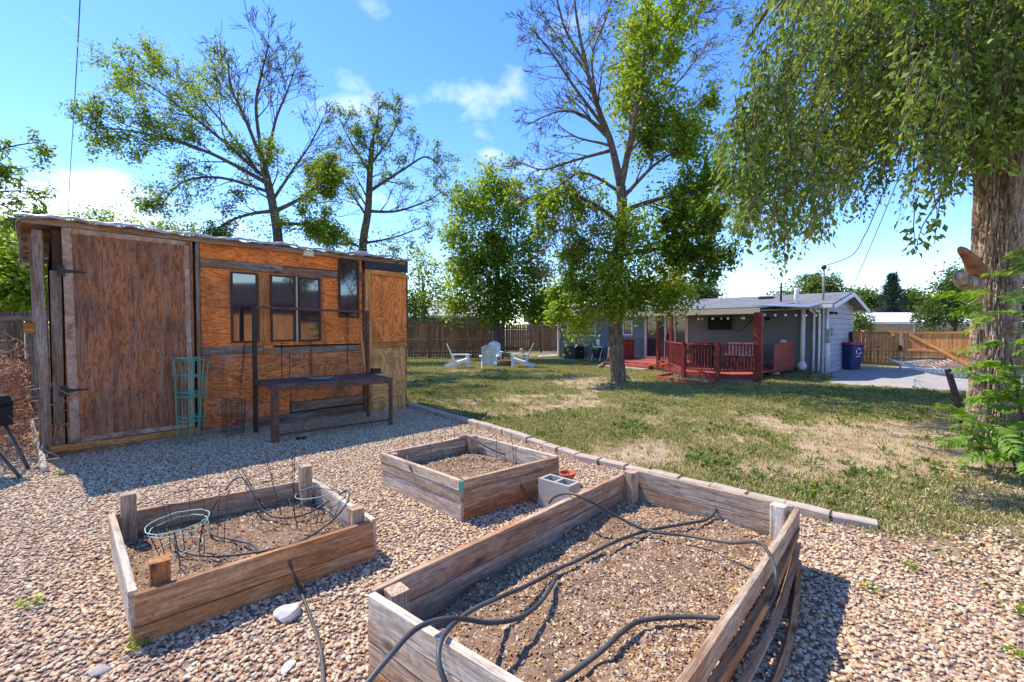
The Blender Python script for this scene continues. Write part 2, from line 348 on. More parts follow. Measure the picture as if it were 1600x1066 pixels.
# ------------------------------------------------------------------ scattering by geometry nodes
HID = bpy.data.collections.new('scatter_sources')
def src(name, me, mat):
    if mat is not None and not me.materials: me.materials.append(mat)
    return me
def scatter(name, base_me, sources, density, smin, smax, seed, tilt=.3, attr='dens', flat_z=True, align=None):
    """stuff: instances of several small meshes over a sheet, density by attribute"""
    o = bpy.data.objects.new(name, base_me); COL.objects.link(o); o['kind'] = 'stuff'
    ng = bpy.data.node_groups.new(name, 'GeometryNodeTree')
    ng.interface.new_socket('Geometry', in_out='INPUT', socket_type='NodeSocketGeometry'); ng.interface.new_socket('Geometry', in_out='OUTPUT', socket_type='NodeSocketGeometry')
    N = ng.nodes.new; Lk = ng.links.new
    gi = N('NodeGroupInput'); go = N('NodeGroupOutput')
    d = N('GeometryNodeDistributePointsOnFaces'); Lk(gi.outputs[0], d.inputs['Mesh']); d.inputs['Seed'].default_value = seed
    na = N('GeometryNodeInputNamedAttribute'); na.data_type = 'FLOAT'; na.inputs['Name'].default_value = attr
    mu = N('ShaderNodeMath'); mu.operation = 'MULTIPLY'; Lk(na.outputs['Attribute'], mu.inputs[0]); mu.inputs[1].default_value = density
    Lk(mu.outputs[0], d.inputs['Density'])
    join = N('GeometryNodeJoinGeometry')
    rv = N('FunctionNodeRandomValue'); rv.data_type = 'INT'; rv.inputs['Min'].default_value = 0; rv.inputs['Max'].default_value = len(sources)-1; rv.inputs['Seed'].default_value = seed+5
    rr = N('FunctionNodeRandomValue'); rr.data_type = 'FLOAT_VECTOR'; rr.inputs['Min'].default_value = (-tilt, -tilt, 0); rr.inputs['Max'].default_value = (tilt, tilt, 6.283); rr.inputs['Seed'].default_value = seed+9
    rs = N('FunctionNodeRandomValue'); rs.data_type = 'FLOAT'; rs.inputs['Seed'].default_value = seed+13
    rsmin = [i for i in rs.inputs if i.name == 'Min' and i.enabled][0]; rsmax = [i for i in rs.inputs if i.name == 'Max' and i.enabled][0]
    rsmin.default_value = smin; rsmax.default_value = smax
    for k, so_ in enumerate(sources):
        oi = N('GeometryNodeObjectInfo'); oi.inputs['Object'].default_value = so_
        cmpn = N('FunctionNodeCompare'); cmpn.data_type = 'INT'; cmpn.operation = 'EQUAL'
        ia = [i for i in cmpn.inputs if i.enabled and i.name in ('A', 'B')]
        Lk([x for x in rv.outputs if x.enabled][0], ia[0]); ia[1].default_value = k
        ip = N('GeometryNodeInstanceOnPoints'); Lk(d.outputs['Points'], ip.inputs['Points']); Lk(cmpn.outputs[0], ip.inputs['Selection']); Lk(oi.outputs['Geometry'], ip.inputs['Instance'])
        Lk([x for x in rr.outputs if x.enabled][0], ip.inputs['Rotation']); Lk([x for x in rs.outputs if x.enabled][0], ip.inputs['Scale'])
        Lk(ip.outputs[0], join.inputs[0])
    Lk(join.outputs[0], go.inputs[0])
    md = o.modifiers.new('scatter', 'NODES'); md.node_group = ng; return o
def hidden(name, me):
    o = bpy.data.objects.new(name, me); HID.objects.link(o); return o
# pebbles
m_peb, nt, b = newmat('river pebbles', .7, .3)
oi = nd(nt, 'ShaderNodeObjectInfo')
c = ramp(nt, oi.outputs['Random'], [(0, (0.573, 0.396, 0.241)), (.16, (0.457, 0.273, 0.157)), (.30, (0.679, 0.514, 0.323)), (.42, (0.361, 0.221, 0.132)), (.5, (0.616, 0.432, 0.262)), (.62, (0.743, 0.591, 0.394)), (.72, (0.510, 0.298, 0.157)), (.8, (0.404, 0.339, 0.244)), (.88, (0.657, 0.473, 0.289)), (.965, (0.551, 0.277, 0.087)), (.985, (0.806, 0.699, 0.498))], 'CONSTANT')
n = nd(nt, 'ShaderNodeTexNoise', {'Vector': objcoord(nt, (45.,)*3), 'Scale': 1.0, 'Detail': 5.0, 'Roughness': .6})
s = maprange(nt, n.outputs['Fac'], .3, .7, .78, 1.12); c = mixc(nt, 1.0, c, nd(nt, 'ShaderNodeCombineColor', {0: s, 1: s, 2: s}).outputs[0], 'MULTIPLY')
nt.links.new(c, b.inputs['Base Color'])
def pebble_mesh(seed, L=.044, flat=.5):
    r = random.Random(seed); bm = bmesh.new(); bmesh.ops.create_icosphere(bm, subdivisions=2, radius=.5)
    w = r.uniform(.55, .85); f = r.uniform(.36, .58); p = [Vector((r.uniform(-1, 1), r.uniform(-1, 1), r.uniform(-1, 1))).normalized() for _ in range(5)]
    for v in bm.verts:
        k = 1.0
        for q in p: k += .16*max(0, v.co.normalized().dot(q))**2 - .05
        v.co = Vector((v.co.x*L*k, v.co.y*L*w*k, v.co.z*L*f*k))
    me = bpy.data.meshes.new('pebble'); bm.to_mesh(me); bm.free()
    me.polygons.foreach_set('use_smooth', [True]*len(me.polygons)); me.materials.append(m_peb); return me
pebs = [hidden('pebble_shape', pebble_mesh(i)) for i in range(7)]
gravel_sheet = sheet('gravel', -9, 7.5, .3, 10.2, .12, yard_in, {'dens': gdens}, .006, m_gb)
gme = gravel_sheet.data; bpy.data.objects.remove(gravel_sheet)
gv = scatter('gravel', gme, pebs, 2800, .30, .88, 3, tilt=.45); tag(gv, 'loose tan and pink river gravel spread over the yard', 'gravel', kind='stuff')

# grass tufts and weeds
m_grass = leafmat('grass blades', [(.10, .145, .028), (.25, .265, .06), (.58, .48, .23)], .25, .6)
def tuft_mesh(seed, n, h, spread, wid, dry=.3):
    r = random.Random(seed); v = []; f = []; tint = []
    for i in range(n):
        a = r.uniform(0, 6.283); d = r.uniform(0, spread); x, y = d*math.cos(a), d*math.sin(a); a2 = r.uniform(0, 6.283)
        hh = h*r.uniform(.5, 1.15); lean = r.uniform(.2, .9)*hh; w = wid*r.uniform(.7, 1.3); px, py = -math.sin(a2)*w, math.cos(a2)*w
        b_ = len(v); v += [(x-px, y-py, 0), (x+px, y+py, 0), (x+math.cos(a2)*lean*.4+px*.7, y+math.sin(a2)*lean*.4+py*.7, hh*.6), (x+math.cos(a2)*lean*.4-px*.7, y+math.sin(a2)*lean*.4-py*.7, hh*.6), (x+math.cos(a2)*lean, y+math.sin(a2)*lean, hh*.9)]
        f += [(b_, b_+1, b_+2, b_+3), (b_+3, b_+2, b_+4)]; t = r.random()*.5 if r.random() > dry else r.uniform(.7, 1); tint += [t]*5
    me = bpy.data.meshes.new('tuft'); me.from_pydata(v, [], f); a = me.attributes.new('tint', 'FLOAT', 'POINT'); a.data.foreach_set('value', tint); me.materials.append(m_grass); return me
tufts = [hidden('tuft_shape', tuft_mesh(50+i, 18, .042, .10, .0042, .36+.2*(i % 3))) for i in range(6)]
def in_quad(x, y, q):
    ok = np.ones_like(x, bool)
    for i in range(len(q)):
        a = q[i]; b_ = q[(i+1) % len(q)]; ok &= ((b_[0]-a[0])*(y-a[1])-(b_[1]-a[1])*(x-a[0])) > 0
    return ok
DRIVE = [(9.3, 13.2), (10.6, 12.25), (12.9, 10.7), (15.5, 12.2), (18.2, 18.3), (13.8, 19.6), (11.3, 16.1)]
def lawn_in(x, y):
    return ~in_quad(x, y, DRIVE) & (yard_edge(x, y) < .02) & (y < 27) & (np.abs(x) < 1.2*y+2.5) & ~((x > -10) & (x < -1.9) & (y < 11.7+.6*(x+2.2)) & (y < 9.9))
def gd(x, y): return np.clip((grass_d(x, y)-.08)*1.35, .10, 1)*np.clip(14/np.maximum(y, 4), .45, 2.2)/2.2
ls = sheet('lawn_grass', -9, 20, 2.5, 27, .2, lawn_in, {'dens': gd}, 0., m_lawn); lme = ls.data; bpy.data.objects.remove(ls)
m_weed = leafmat('lawn weeds', [(.07, .12, .02), (.14, .20, .035), (.27, .31, .08)], .3, .6)
def weed_mesh(seed):
    r = random.Random(seed); v = []; f = []; tint = []
    for i in range(14):
        a = r.uniform(0, 6.283); d = r.uniform(.0, .05); L = r.uniform(.03, .075); w = L*r.uniform(.16, .3); el = r.uniform(.2, 1.1); c, s_ = math.cos(a), math.sin(a); x, y = d*c, d*s_; dx_, dz = L*math.cos(el), L*math.sin(el); b_ = len(v)
        v += [(x, y, 0), (x+c*dx_*.5-s_*w, y+s_*dx_*.5+c*w, dz*.6), (x+c*dx_, y+s_*dx_, dz*.85), (x+c*dx_*.5+s_*w, y+s_*dx_*.5-c*w, dz*.6)]; f.append((b_, b_+1, b_+2, b_+3)); tint += [r.random()]*4
    me = bpy.data.meshes.new('weed'); me.from_pydata(v, [], f); a = me.attributes.new('tint', 'FLOAT', 'POINT'); a.data.foreach_set('value', tint); me.materials.append(m_weed); return me
weeds_ = [hidden('weed_shape', weed_mesh(150+i)) for i in range(4)]
def wd(x, y): return np.clip(vnoise(x*1.6, y*1.6, 71, 3)*3-1.5, 0, 1)*np.clip(12/np.maximum(y, 4), .2, 2)/2*np.clip(grass_d(x, y)+.25, 0, 1)
ls = sheet('lawn_weeds', -9, 14, 2.5, 16, .2, lawn_in, {'dens': wd}, 0., m_lawn); wme = ls.data; bpy.data.objects.remove(ls)
lw = scatter('lawn_weeds', wme, weeds_, 150, .7, 1.5, 23, tilt=.3); tag(lw, 'low broad leaved weeds growing through the patchy lawn', 'weeds', kind='stuff')
lg = scatter('lawn_grass', lme, tufts, 520, .55, 1.25, 17, tilt=.25); tag(lg, 'short patchy half dry lawn grass around the house', 'grass', kind='stuff')

# ================================================================== MATERIALS OF THINGS
W_BED = wood('weathered bed board', (.22, .13, .08), (.46, .28, .165), (.62, .44, .30), tint=(.42, .16, .05), tint_amt=.85, vary=.15)
W_BED_L = wood('bleached bed board', (.42, .33, .24), (.64, .53, .415), (.76, .67, .555), tint=(.50, .34, .21), tint_amt=.6, vary=.1)
W_BED_G = wood('grey bed board', (.29, .19, .12), (.51, .375, .255), (.67, .54, .41), tint=(.42, .20, .085), tint_amt=.7, vary=.15)
W_BED_B = wood('warm bed board', (.20, .09, .042), (.43, .22, .105), (.60, .36, .20), tint=(.42, .165, .05), tint_amt=.8, vary=.15)
W_SHED_GREY = wood('grey batten', (.13, .09, .065), (.27, .20, .15), (.40, .33, .27), tint=(.30, .13, .05), tint_amt=.7)
W_SHED_ORANGE = wood('orange lumber', (.38, .13, .035), (.62, .25, .075), (.78, .38, .14), tint=(.20, .09, .04), tint_amt=.5)
PLY = plywood('orange plywood', (.90, .27, .055), (.70, .16, .028), (.38, .08, .016), 1.2, 6.0, 12., stain=(.16, .07, .035), stain_amt=.75, st_lo=.50, wear=(.34, .21, .13), wear_amt=.35)
PLY_LOW = plywood('stained low plywood', (.76, .24, .065), (.52, .145, .035), (.24, .065, .02), 1.4, 6.0, 11., stain=(.09, .055, .04), stain_amt=.8, wear=(.42, .33, .26), wear_amt=.5, st_lo=.47)
PLY_V = plywood('upright plywood', (.86, .29, .07), (.68, .185, .038), (.42, .10, .022), 3.0, 1.5, 12., stain=(.26, .10, .04), stain_amt=.55)
PLY_V2 = plywood('pale upright plywood', (.68, .38, .15), (.52, .26, .085), (.36, .17, .06), 2.6, 1.4, 10., stain=(.3, .16, .07), stain_amt=.4)
PLY_DOOR = plywood('weathered door plywood', (.42, .16, .065), (.27, .095, .04), (.10, .038, .02), 17., 2.2, 5., stain=(.10, .06, .045), stain_amt=.7, wear=(.30, .205, .155), wear_amt=.85, rough=.8, st_lo=.44)
PAINT_OLD = plain('chalky peeling paint', (.42, .29, .21), .9, .1, var=.4, scale=14., dirt=(.24, .12, .065), dirt_amt=.95)
M_BLACK = plain('black metal', (.018, .018, .018), .5, .4, var=.3)
M_RUST = plain('rusty steel', (.105, .055, .04), .75, .35, var=.5, scale=9., dirt=(.24, .085, .04), dirt_amt=.7, bmp=.2)
M_ROOFTIN, nt, b = newmat('galvanised roof', .42, .5); b.inputs['Metallic'].default_value = .75
n = nd(nt, 'ShaderNodeTexNoise', {'Vector': objcoord(nt, (3., 3., 3.), False), 'Scale': 1.0, 'Detail': 8.0, 'Roughness': .65})
nt.links.new(ramp(nt, n.outputs['Fac'], [(.3, (.26, .25, .25)), (.5, (.46, .46, .49)), (.7, (.28, .22, .18))]), b.inputs['Base Color'])
M_GLASS, nt, b = newmat('tinted window glass', .04, .5); b.inputs['Base Color'].default_value = (.035, .022, .03, 1); b.inputs['Specular IOR Level'].default_value = .9; b.inputs['IOR'].default_value = 1.9
M_BRONZE = plain('dark bronze frame', (.04, .022, .018), .5, .4, var=.2)
M_WHITE = plain('white painted wood', (.76, .75, .73), .6, .3, var=.06, dirt=(.55, .5, .44), dirt_amt=.3)
M_WHITE_MET = plain('white metal', (.78, .78, .77), .45, .4, var=.05, dirt=(.5, .47, .42), dirt_amt=.25)
M_RED = plain('red deck paint', (.23, .036, .03), .65, .25, var=.35, dirt=(.13, .035, .03), dirt_amt=.5)
M_RED_L = plain('sun faded red paint', (.34, .075, .055), .75, .2, var=.3, dirt=(.42, .2, .15), dirt_amt=.4)
M_SIDING = plain('blue grey siding', (.18, .208, .225), .8, .2, var=.1, scale=2., dirt=(.13, .155, .185), dirt_amt=.4)
M_BLOCK = plain('pale painted block', (.43, .44, .46), .85, .2, var=.14, scale=3., dirt=(.32, .33, .36), dirt_amt=.5)
M_ASPHALT = plain('grey roof covering', (.17, .17, .185), .9, .2, var=.2, scale=3., dirt=(.25, .245, .245), dirt_amt=.6)
M_TAN = plain('tan fascia paint', (.50, .44, .36), .75, .2, var=.12, dirt=(.3, .24, .19), dirt_amt=.4)
M_CONC = plain('concrete', (.36, .33, .295), .9, .15, var=.14, scale=4., dirt=(.34, .31, .28), dirt_amt=.5, bmp=.15)
M_STONE = plain('edging stone', (.45, .365, .30), .9, .15, var=.18, scale=10., dirt=(.36, .27, .21), dirt_amt=.6, bmp=.35)
M_ROCK = plain('white rock', (.70, .64, .57), .9, .15, var=.15, scale=12., dirt=(.42, .33, .26), dirt_amt=.5, bmp=.5)
M_SOIL = plain('dry brown soil', (.21, .13, .082), .98, .05, var=.35, scale=16., dirt=(.34, .235, .15), dirt_amt=.7, bmp=1.0)
M_HOSE = plain('sun greyed black rubber', (.055, .055, .055), .5, .4, var=.25, scale=8., dirt=(.17, .16, .15), dirt_amt=.45)
M_WIRE = plain('dark wire', (.045, .035, .03), .6, .4, var=.3)
M_WIRE_G = plain('green coated wire', (.10, .36, .25), .5, .4, var=.15)
M_WIRE_PG = plain('pale green coated wire', (.36, .50, .40), .5, .4, var=.15)
M_FENCE = wood('cedar fence board', (.14, .072, .042), (.32, .18, .105), (.46, .30, .19), tint=(.22, .13, .09), tint_amt=.5, vary=.3, knots=False)
M_FENCE_D = wood('old brown fence board', (.10, .07, .05), (.24, .18, .135), (.36, .28, .22), tint=(.2, .12, .08), tint_amt=.5, vary=.25, knots=False)
M_GATE = wood('orange cedar gate board', (.46, .17, .05), (.74, .33, .105), (.86, .46, .18), tint=(.50, .20, .07), tint_amt=.4, vary=.2, knots=False)
M_CHIPS = None

# ================================================================== EDGING
ed = empty('garden_edging', (1.0, 5.4, 0)); tag(ed, 'row of low tan concrete edging blocks between gravel and lawn', 'edging')
pts = [Vector((a, b_, 0)) for a, b_ in EDGE]; cum = [0]
for i in range(len(pts)-1): cum.append(cum[-1]+(pts[i+1]-pts[i]).length)
def along(s):
    for i in range(len(pts)-1):
        if s <= cum[i+1] or i == len(pts)-2:
            k = (s-cum[i])/(cum[i+1]-cum[i]); return pts[i].lerp(pts[i+1], k)
s = 0.0
while s < cum[-1]-.3:
    L = random.uniform(.29, .36); a = along(s); b_ = along(s+L-.02)
    off = Vector((random.uniform(-.012, .012), random.uniform(-.012, .012), 0)); zz = random.uniform(.015, .032)
    plank('stone', a+off+Vector((0, 0, zz)), b_+off+Vector((0, 0, zz+random.uniform(-.006, .006))), .10, .115, (0, 0, 1), M_STONE, ed, seg=2, jit=.004, ch=.012); s += L

# ================================================================== RAISED BEDS
def chips(name, corners, z, dens, seed, parent, srcs):
    xs = [c[0] for c in corners]; ys = [c[1] for c in corners]
    def ins(x, y):
        ok = np.ones_like(x, bool)
        for i in range(4):
            a = corners[i]; b_ = corners[(i+1) % 4]; ok &= ((b_[0]-a[0])*(y-a[1])-(b_[1]-a[1])*(x-a[0])) > .02
        return ok
    zf = lambda x, y: z+(vnoise(x*4, y*4, seed, 3)-.5)*.07+(vnoise(x*16, y*16, seed+1, 2)-.5)*.03
    so_ = sheet('soil', min(xs), max(xs), min(ys), max(ys), .03, ins, {'dens': lambda x, y: np.clip((vnoise(x*3.2, y*3.2, seed+4, 3)-.30)*3.2, .34, 1)}, zf, M_SOIL)
    setp(so_, parent); me = so_.data.copy(); me.materials.clear()
    c = scatter('mulch', me, srcs, dens*3.4, .26, .9, seed, tilt=.8); setp(c, parent); WM[c.name] = Matrix.Identity(4)
m_chip, nt, b = newmat('dry leaf and wood chip', .9, .1)
oi = nd(nt, 'ShaderNodeObjectInfo')
nt.links.new(ramp(nt, oi.outputs['Random'], [(0, (.40, .26, .14)), (.2, (.54, .39, .24)), (.4, (.27, .145, .085)), (.55, (.62, .48, .31)), (.7, (.36, .22, .14)), (.84, (.48, .38, .29)), (.96, (.56, .32, .09))], 'CONSTANT'), b.inputs['Base Color'])
def chip_mesh(seed):
    r = random.Random(seed); L = r.uniform(.012, .026); w = L*r.uniform(.3, .7); h = r.uniform(.002, .008)
    v = [(-L, 0, 0), (-L*.3, -w, h), (L*.6, -w*.7, -h*.5), (L, 0, h), (L*.4, w, 0), (-L*.4, w*.8, -h*.3), (0, 0, h*1.6)]
    me = bpy.data.meshes.new('chip'); me.from_pydata(v, [], [(i, (i+1) % 6, 6) for i in range(6)]); me.materials.append(m_chip); return me
CH = [hidden('chip_shape', chip_mesh(80+i)) for i in range(6)]
nm_ = MB().lathe([(0, .0022), (.0035, .002), (.0045, 0)], 7); NAIL = nm_.mesh('nail'); NAIL.materials.append(M_RUST)
def side(parent, a, b_, zs, mats, t=.038, gap=.004, bows=None, lean=0., seg=3):
    """boards of one bed side, bottom to top between z levels zs"""
    a = Vector(a); b_ = Vector(b_); out = (b_-a).cross(Vector((0, 0, 1))).normalized()
    for i in range(len(zs)-1):
        z = (zs[i]+zs[i+1])/2; w = zs[i+1]-zs[i]-gap; k = out*lean*(z-.2)
        A = a+k+Vector((0, 0, z+random.uniform(-.003, .003))); B = b_+k+Vector((0, 0, z+random.uniform(-.003, .003)))
        e = (B-A).normalized()*random.uniform(-.006, .01)
        bd = plank('board', A-e, B+e, w, t, (0, 0, 1), mats[i % len(mats)] if isinstance(mats, list) else mats, parent, seg=seg if not (bows and bows[i]) else 8, jit=.0025, bow=(bows[i] if bows else 0))
        for q_ in (.035, .055, .945, .965) if w > .11 else (.04, .96):
            pz = A.lerp(B, q_)+out*(t/2+.001)+Vector((0, 0, random.choice((-1, 1))*w*random.uniform(.18, .3))); link('nail', NAIL, None, bd, frame(pz, (B-A), out))
def post(parent, x, y, z0, z1, mat, rz=.75, s=.088):
    up = Vector((math.cos(rz), math.sin(rz), 0)); plank('post', (x, y, z0), (x, y, z1), s, s, up, mat, parent, seg=2, ch=.005)

# --- bed with four corner posts, front left
B1 = empty('raised_bed', (-1.9, 3.1, 0)); tag(B1, 'low square wooden garden bed with four corner posts holding tomato cages', 'garden bed', 'raised wooden garden beds')
n1, r1, f1, l1 = Vector((-1.90, 2.25, 0)), Vector((-.97, 3.13, 0)), Vector((-1.80, 4.02, 0)), Vector((-2.88, 3.24, 0))
side(B1, n1, r1, [.0, .105, .275], [W_BED_B, W_BED_B]); side(B1, r1+Vector((0, .03, 0)), f1+Vector((.02, 0, 0)), [.0, .12, .27], W_BED_L)
side(B1, f1-Vector((.0, .02, 0)), l1, [.0, .1, .27], [W_BED, W_BED_G]); side(B1, l1, n1+Vector((-.03, .03, 0)), [.0, .13, .275], W_BED_L, lean=.08)
post(B1, -1.885, 2.40, 0, .37, W_BED_B); post(B1, -1.085, 3.135, 0, .36, W_BED_G); post(B1, -1.79, 3.91, 0, .42, W_BED_G); post(B1, -2.74, 3.22, 0, .43, W_BED_G)
chips('mulch', [(n1.x+.02, n1.y+.05), (r1.x-.04, r1.y), (f1.x, f1.y-.04), (l1.x+.05, l1.y)], .10, 1500, 31, B1, CH)

# --- square bed behind, three boards high
B2 = empty('raised_bed', (-.45, 4.5, 0)); tag(B2, 'square grey board garden bed three boards high beside the cinder block', 'garden bed', 'raised wooden garden beds')
A2, L2, F2, C2 = Vector((-.42, 3.74, 0)), Vector((-1.315, 4.60, 0)), Vector((-.46, 5.36, 0)), Vector((.45, 4.45, 0))
side(B2, L2, A2, [.0, .165, .258, .35], [W_BED_L, W_BED_G, W_BED_G], lean=.05); side(B2, A2+Vector((.012, .02, 0)), C2, [.0, .165, .258, .35], [W_BED, W_BED_G, W_BED])
side(B2, C2, F2, [.0, .165, .35], [W_BED_G, W_BED_L]); side(B2, F2, L2+Vector((.03, .0, 0)), [.0, .12, .24, .35], W_BED_G)
post(B2, -.46, 5.24, 0, .37, W_BED_G); post(B2, -.41, 3.86, 0, .335, W_BED_G, s=.06); post(B2, -1.2, 4.6, 0, .335, W_BED_G, s=.06); post(B2, .33, 4.46, 0, .335, W_BED_G, s=.06)
tp = MB(); tp.box((0, 0, 0), (.03, .03, .09)); tp.build('green_tape', M_WIRE_G, B2, Matrix.Translation((-.418, 3.732, .30)) @ Matrix.Rotation(.78, 4, 'Z'))
chips('mulch', [(A2.x, A2.y+.05), (C2.x-.05, C2.y), (F2.x, F2.y-.05), (L2.x+.05, L2.y)], .17, 1700, 35, B2, CH)

# --- long bed in front
B3 = empty('raised_bed', (.6, 2.5, 0)); tag(B3, 'long wooden garden bed full of dry leaf mulch with bowed side boards', 'garden bed', 'raised wooden garden beds')
NL, FL, FR, NR = Vector((-.63, 2.01, 0)), Vector((.99, 3.79, 0)), Vector((1.885, 2.98, 0)), Vector((.33, 1.24, 0))
side(B3, NR, NL, [.0, .10, .205, .31, .42], [W_BED_B, W_BED_G, W_BED_G, W_BED_L])
side(B3, NL+Vector((-.01, .03, 0)), FL, [.0, .14, .28, .42], [W_BED, W_BED_G, W_BED], seg=6, gap=.007)
side(B3, FL+Vector((.03, .0, 0)), FR+Vector((-.02, .03, 0)), [.0, .14, .285, .425], [W_BED_G, W_BED_G, W_BED_G])
zs = [.0, .09, .195, .305, .42]; bw = [-.13, -.07, -.035, -.01]; mm_ = [W_BED_B, W_BED, W_BED_B, W_BED_G]
for i in range(4):
    z = (zs[i]+zs[i+1])/2; a = Vector((NR.x, NR.y, z)); b_ = Vector((FR.x, FR.y, z)); plank('board', b_, a, zs[i+1]-zs[i]-.016, .034, Vector((.12*(3-i), -.1*(3-i), 1)), mm_[i], B3, seg=10, jit=.002, bow=-bw[i])
post(B3, -.53, 2.06, 0, .405, W_BED_G); post(B3, .97, 3.68, 0, .44, W_BED_G); post(B3, 1.775, 2.99, 0, .435, W_BED_L); post(B3, .33, 1.36, 0, .4, W_BED_G)
chips('mulch', [(NR.x, NR.y+.04), (FR.x-.04, FR.y), (FL.x, FL.y-.04), (NL.x+.04, NL.y)], .20, 2600, 39, B3, CH)

# ================================================================== SMALL THINGS AROUND THE BEDS
def rock(name, c, size, seed, mat, label, cat='rock', group=None):
    r = random.Random(seed); bm = bmesh.new(); bmesh.ops.create_icosphere(bm, subdivisions=3, radius=1)
    p = [(Vector((r.uniform(-1, 1), r.uniform(-1, 1), r.uniform(-1, 1))).normalized(), r.uniform(.45, .8)) for _ in range(14)]
    for v in bm.verts:
        for q, dd in p:
            k = v.co.dot(q)
            if k > dd: v.co -= q*(k-dd)*.97
        v.co = Vector((v.co.x*size[0], v.co.y*size[1], max(v.co.z, -.6)*size[2]))
    me = bpy.data.meshes.new(name); bm.to_mesh(me); bm.free(); me.polygons.foreach_set('use_smooth', [True]*len(me.polygons))
    o = link(name, me, mat, None, Matrix.Translation((c[0], c[1], size[2]*.55)) @ Matrix.Rotation(r.uniform(0, 3), 4, 'Z')); tag(o, label, cat, group); return o
p = G(453, 966); rock('rock', p, (.10, .085, .06), 4, M_ROCK, 'large whitish rock on the gravel beside the black drip tube', group='loose rocks on the gravel')
p = G(153, 1054); rock('rock', p, (.055, .04, .025), 7, plain('grey rock', (.42, .37, .33), .9, var=.2, bmp=.3), 'flat grey stone on gravel at the bottom left corner', group='loose rocks on the gravel')
p = G(452, 1046); rock('rock', p, (.05, .03, .022), 9, M_ROCK, 'small pale broken stone on gravel in front of the white rock', group='loose rocks on the gravel')
# cinder block between the beds, holes up
cb = empty('cinder_block', (.43, 3.98, 0)); tag(cb, 'grey two hole cinder block standing between the garden beds', 'concrete block')
Mx = Matrix.Translation((.42, 4.03, .125)) @ Matrix.Rotation(R(-42), 4, 'Z') @ Matrix.Scale(.86, 4)
wl = MB()
for y in (-.085, .085): wl.box((0, y, 0), (.39, .03, .30))
for x in (-.18, 0, .18): wl.box((x, 0, 0), (.03, .138, .298))
wl.build('block_wall', plain('grey block', (.40, .37, .33), .95, .1, var=.12, scale=25., bmp=.3), cb, Mx)
# terracotta pot behind the middle bed
tpz = G(873, 745); pot = empty('flower_pot', (tpz.x, tpz.y, 0)); tag(pot, 'small terracotta flower pot behind the square grey bed', 'flower pot')
terra = plain('terracotta', (.46, .14, .07), .85, .15, var=.15)
q = MB().lathe([(0, .0), (.055, .0), (.075, .115), (.068, .115), (.05, .02), (0, .02)], 20, (.56, 4.62, 0)); q.build('pot_body', terra, pot)
MB().lathe([(.077, .10), (.088, .10), (.09, .135), (.07, .135), (.068, .10)], 20, (.56, 4.62, 0)).build('rim', terra, pot)

def smooth_path(pts_, n=8):
    pts_ = [Vector(p) for p in pts_]; out = []
    for i in range(len(pts_)-1):
        p0 = pts_[max(i-1, 0)]; p1 = pts_[i]; p2 = pts_[i+1]; p3 = pts_[min(i+2, len(pts_)-1)]
        for k in range(n):
            t = k/n; out.append(.5*((2*p1)+(p2-p0)*t+(2*p0-5*p1+4*p2-p3)*t*t+(3*p1-p0-3*p2+p3)*t**3))
    out.append(pts_[-1]); return out
def hose(label, pts_, r, name='drip_tube', mat=None, group='black irrigation tubes'):
    m = MB().tube(smooth_path(pts_), r, 8); return tag(m.build(name, mat or M_HOSE), label, 'tube', group)
def H3(l, r0=0): return [G(u, v, z) for u, v, z in l]
hose('black tube bending over the near end of the long bed then dipping onto its mulch', H3([(560, 1085, .42), (605, 1030, .46), (653, 981, .47), (708, 966, .44), (766, 973, .36), (814, 964, .30), (848, 937, .25), (871, 899, .235)]), .0105)
hose('black tube running the whole length of the long bed to its far board', H3([(705, 1090, .33), (685, 1030, .42), (697, 988, .44), (732, 957, .40), (773, 937, .33), (828, 913, .25), (876, 887, .235), (900, 877, .235), (958, 848, .235), (1013, 829, .24), (1075, 818, .235), (1106, 811, .24), (1120, 793, .28), (1113, 782, .31)]), .0105)
hose('black tube from the cinder block across the long bed and over its bowed side', H3([(858, 786, .30), (868, 776, .38), (890, 771, .44), (920, 782, .42), (960, 805, .33), (1000, 825, .27), (1040, 834, .27), (1072, 837, .27), (1140, 848, .32), (1180, 847, .43), (1200, 862, .43), (1213, 900, .38), (1206, 937, .27), (1180, 957, .22)]), .0095)
hose('black tube curving along the bare soil at the near right of the long bed', H3([(850, 1082, .235), (900, 1047, .235), (941, 1016, .235), (972, 988, .24), (1003, 970, .24), (1072, 964, .235), (1125, 966, .24)]), .0115)
hose('grey tube coming out of a hole in the posted bed down to the gravel', H3([(449, 868, .20), (452, 878, .18), (463, 907, .06), (480, 950, .022), (497, 1000, .022), (504, 1040, .022), (505, 1090, .022)]), .0095)
b1p = lambda l: [G(150+x*.3433, 700+y*.3433, z) for x, y, z in l]
hose('black tube arching high above the back of the posted bed', b1p([(590, 190, .3), (620, 150, .34), (660, 135, .36), (695, 165, .33), (720, 230, .25), (780, 300, .15), (860, 318, .13), (960, 300, .14), (1060, 240, .2)]), .008)
hose('black tube snaking down the middle of the posted bed', b1p([(558, 232, .30), (530, 280, .22), (512, 340, .14), (535, 395, .12), (640, 420, .12), (710, 440, .12), (745, 478, .13)]), .008)
hose('black tube lying along the front of the posted bed and curling up at the right', b1p([(345, 420, .16), (390, 470, .12), (500, 492, .12), (650, 486, .12), (800, 462, .12), (930, 425, .12), (1050, 350, .15), (1125, 275, .24), (1152, 215, .3), (1140, 195, .31), (1108, 213, .3)]), .008)
hose('short black tube poking out of the left face of the square grey bed', [G(580+x/5, 660+y/5, z) for x, y, z in [(283, 262, .345), (290, 330, .33), (330, 390, .27), (395, 435, .21)]], .009)
hose('short black tube hanging from the right face of the square grey bed', [G(580+x/5, 660+y/5, z) for x, y, z in [(1130, 445, .22), (1180, 505, .16), (1225, 570, .09), (1280, 630, .015)]], .009)
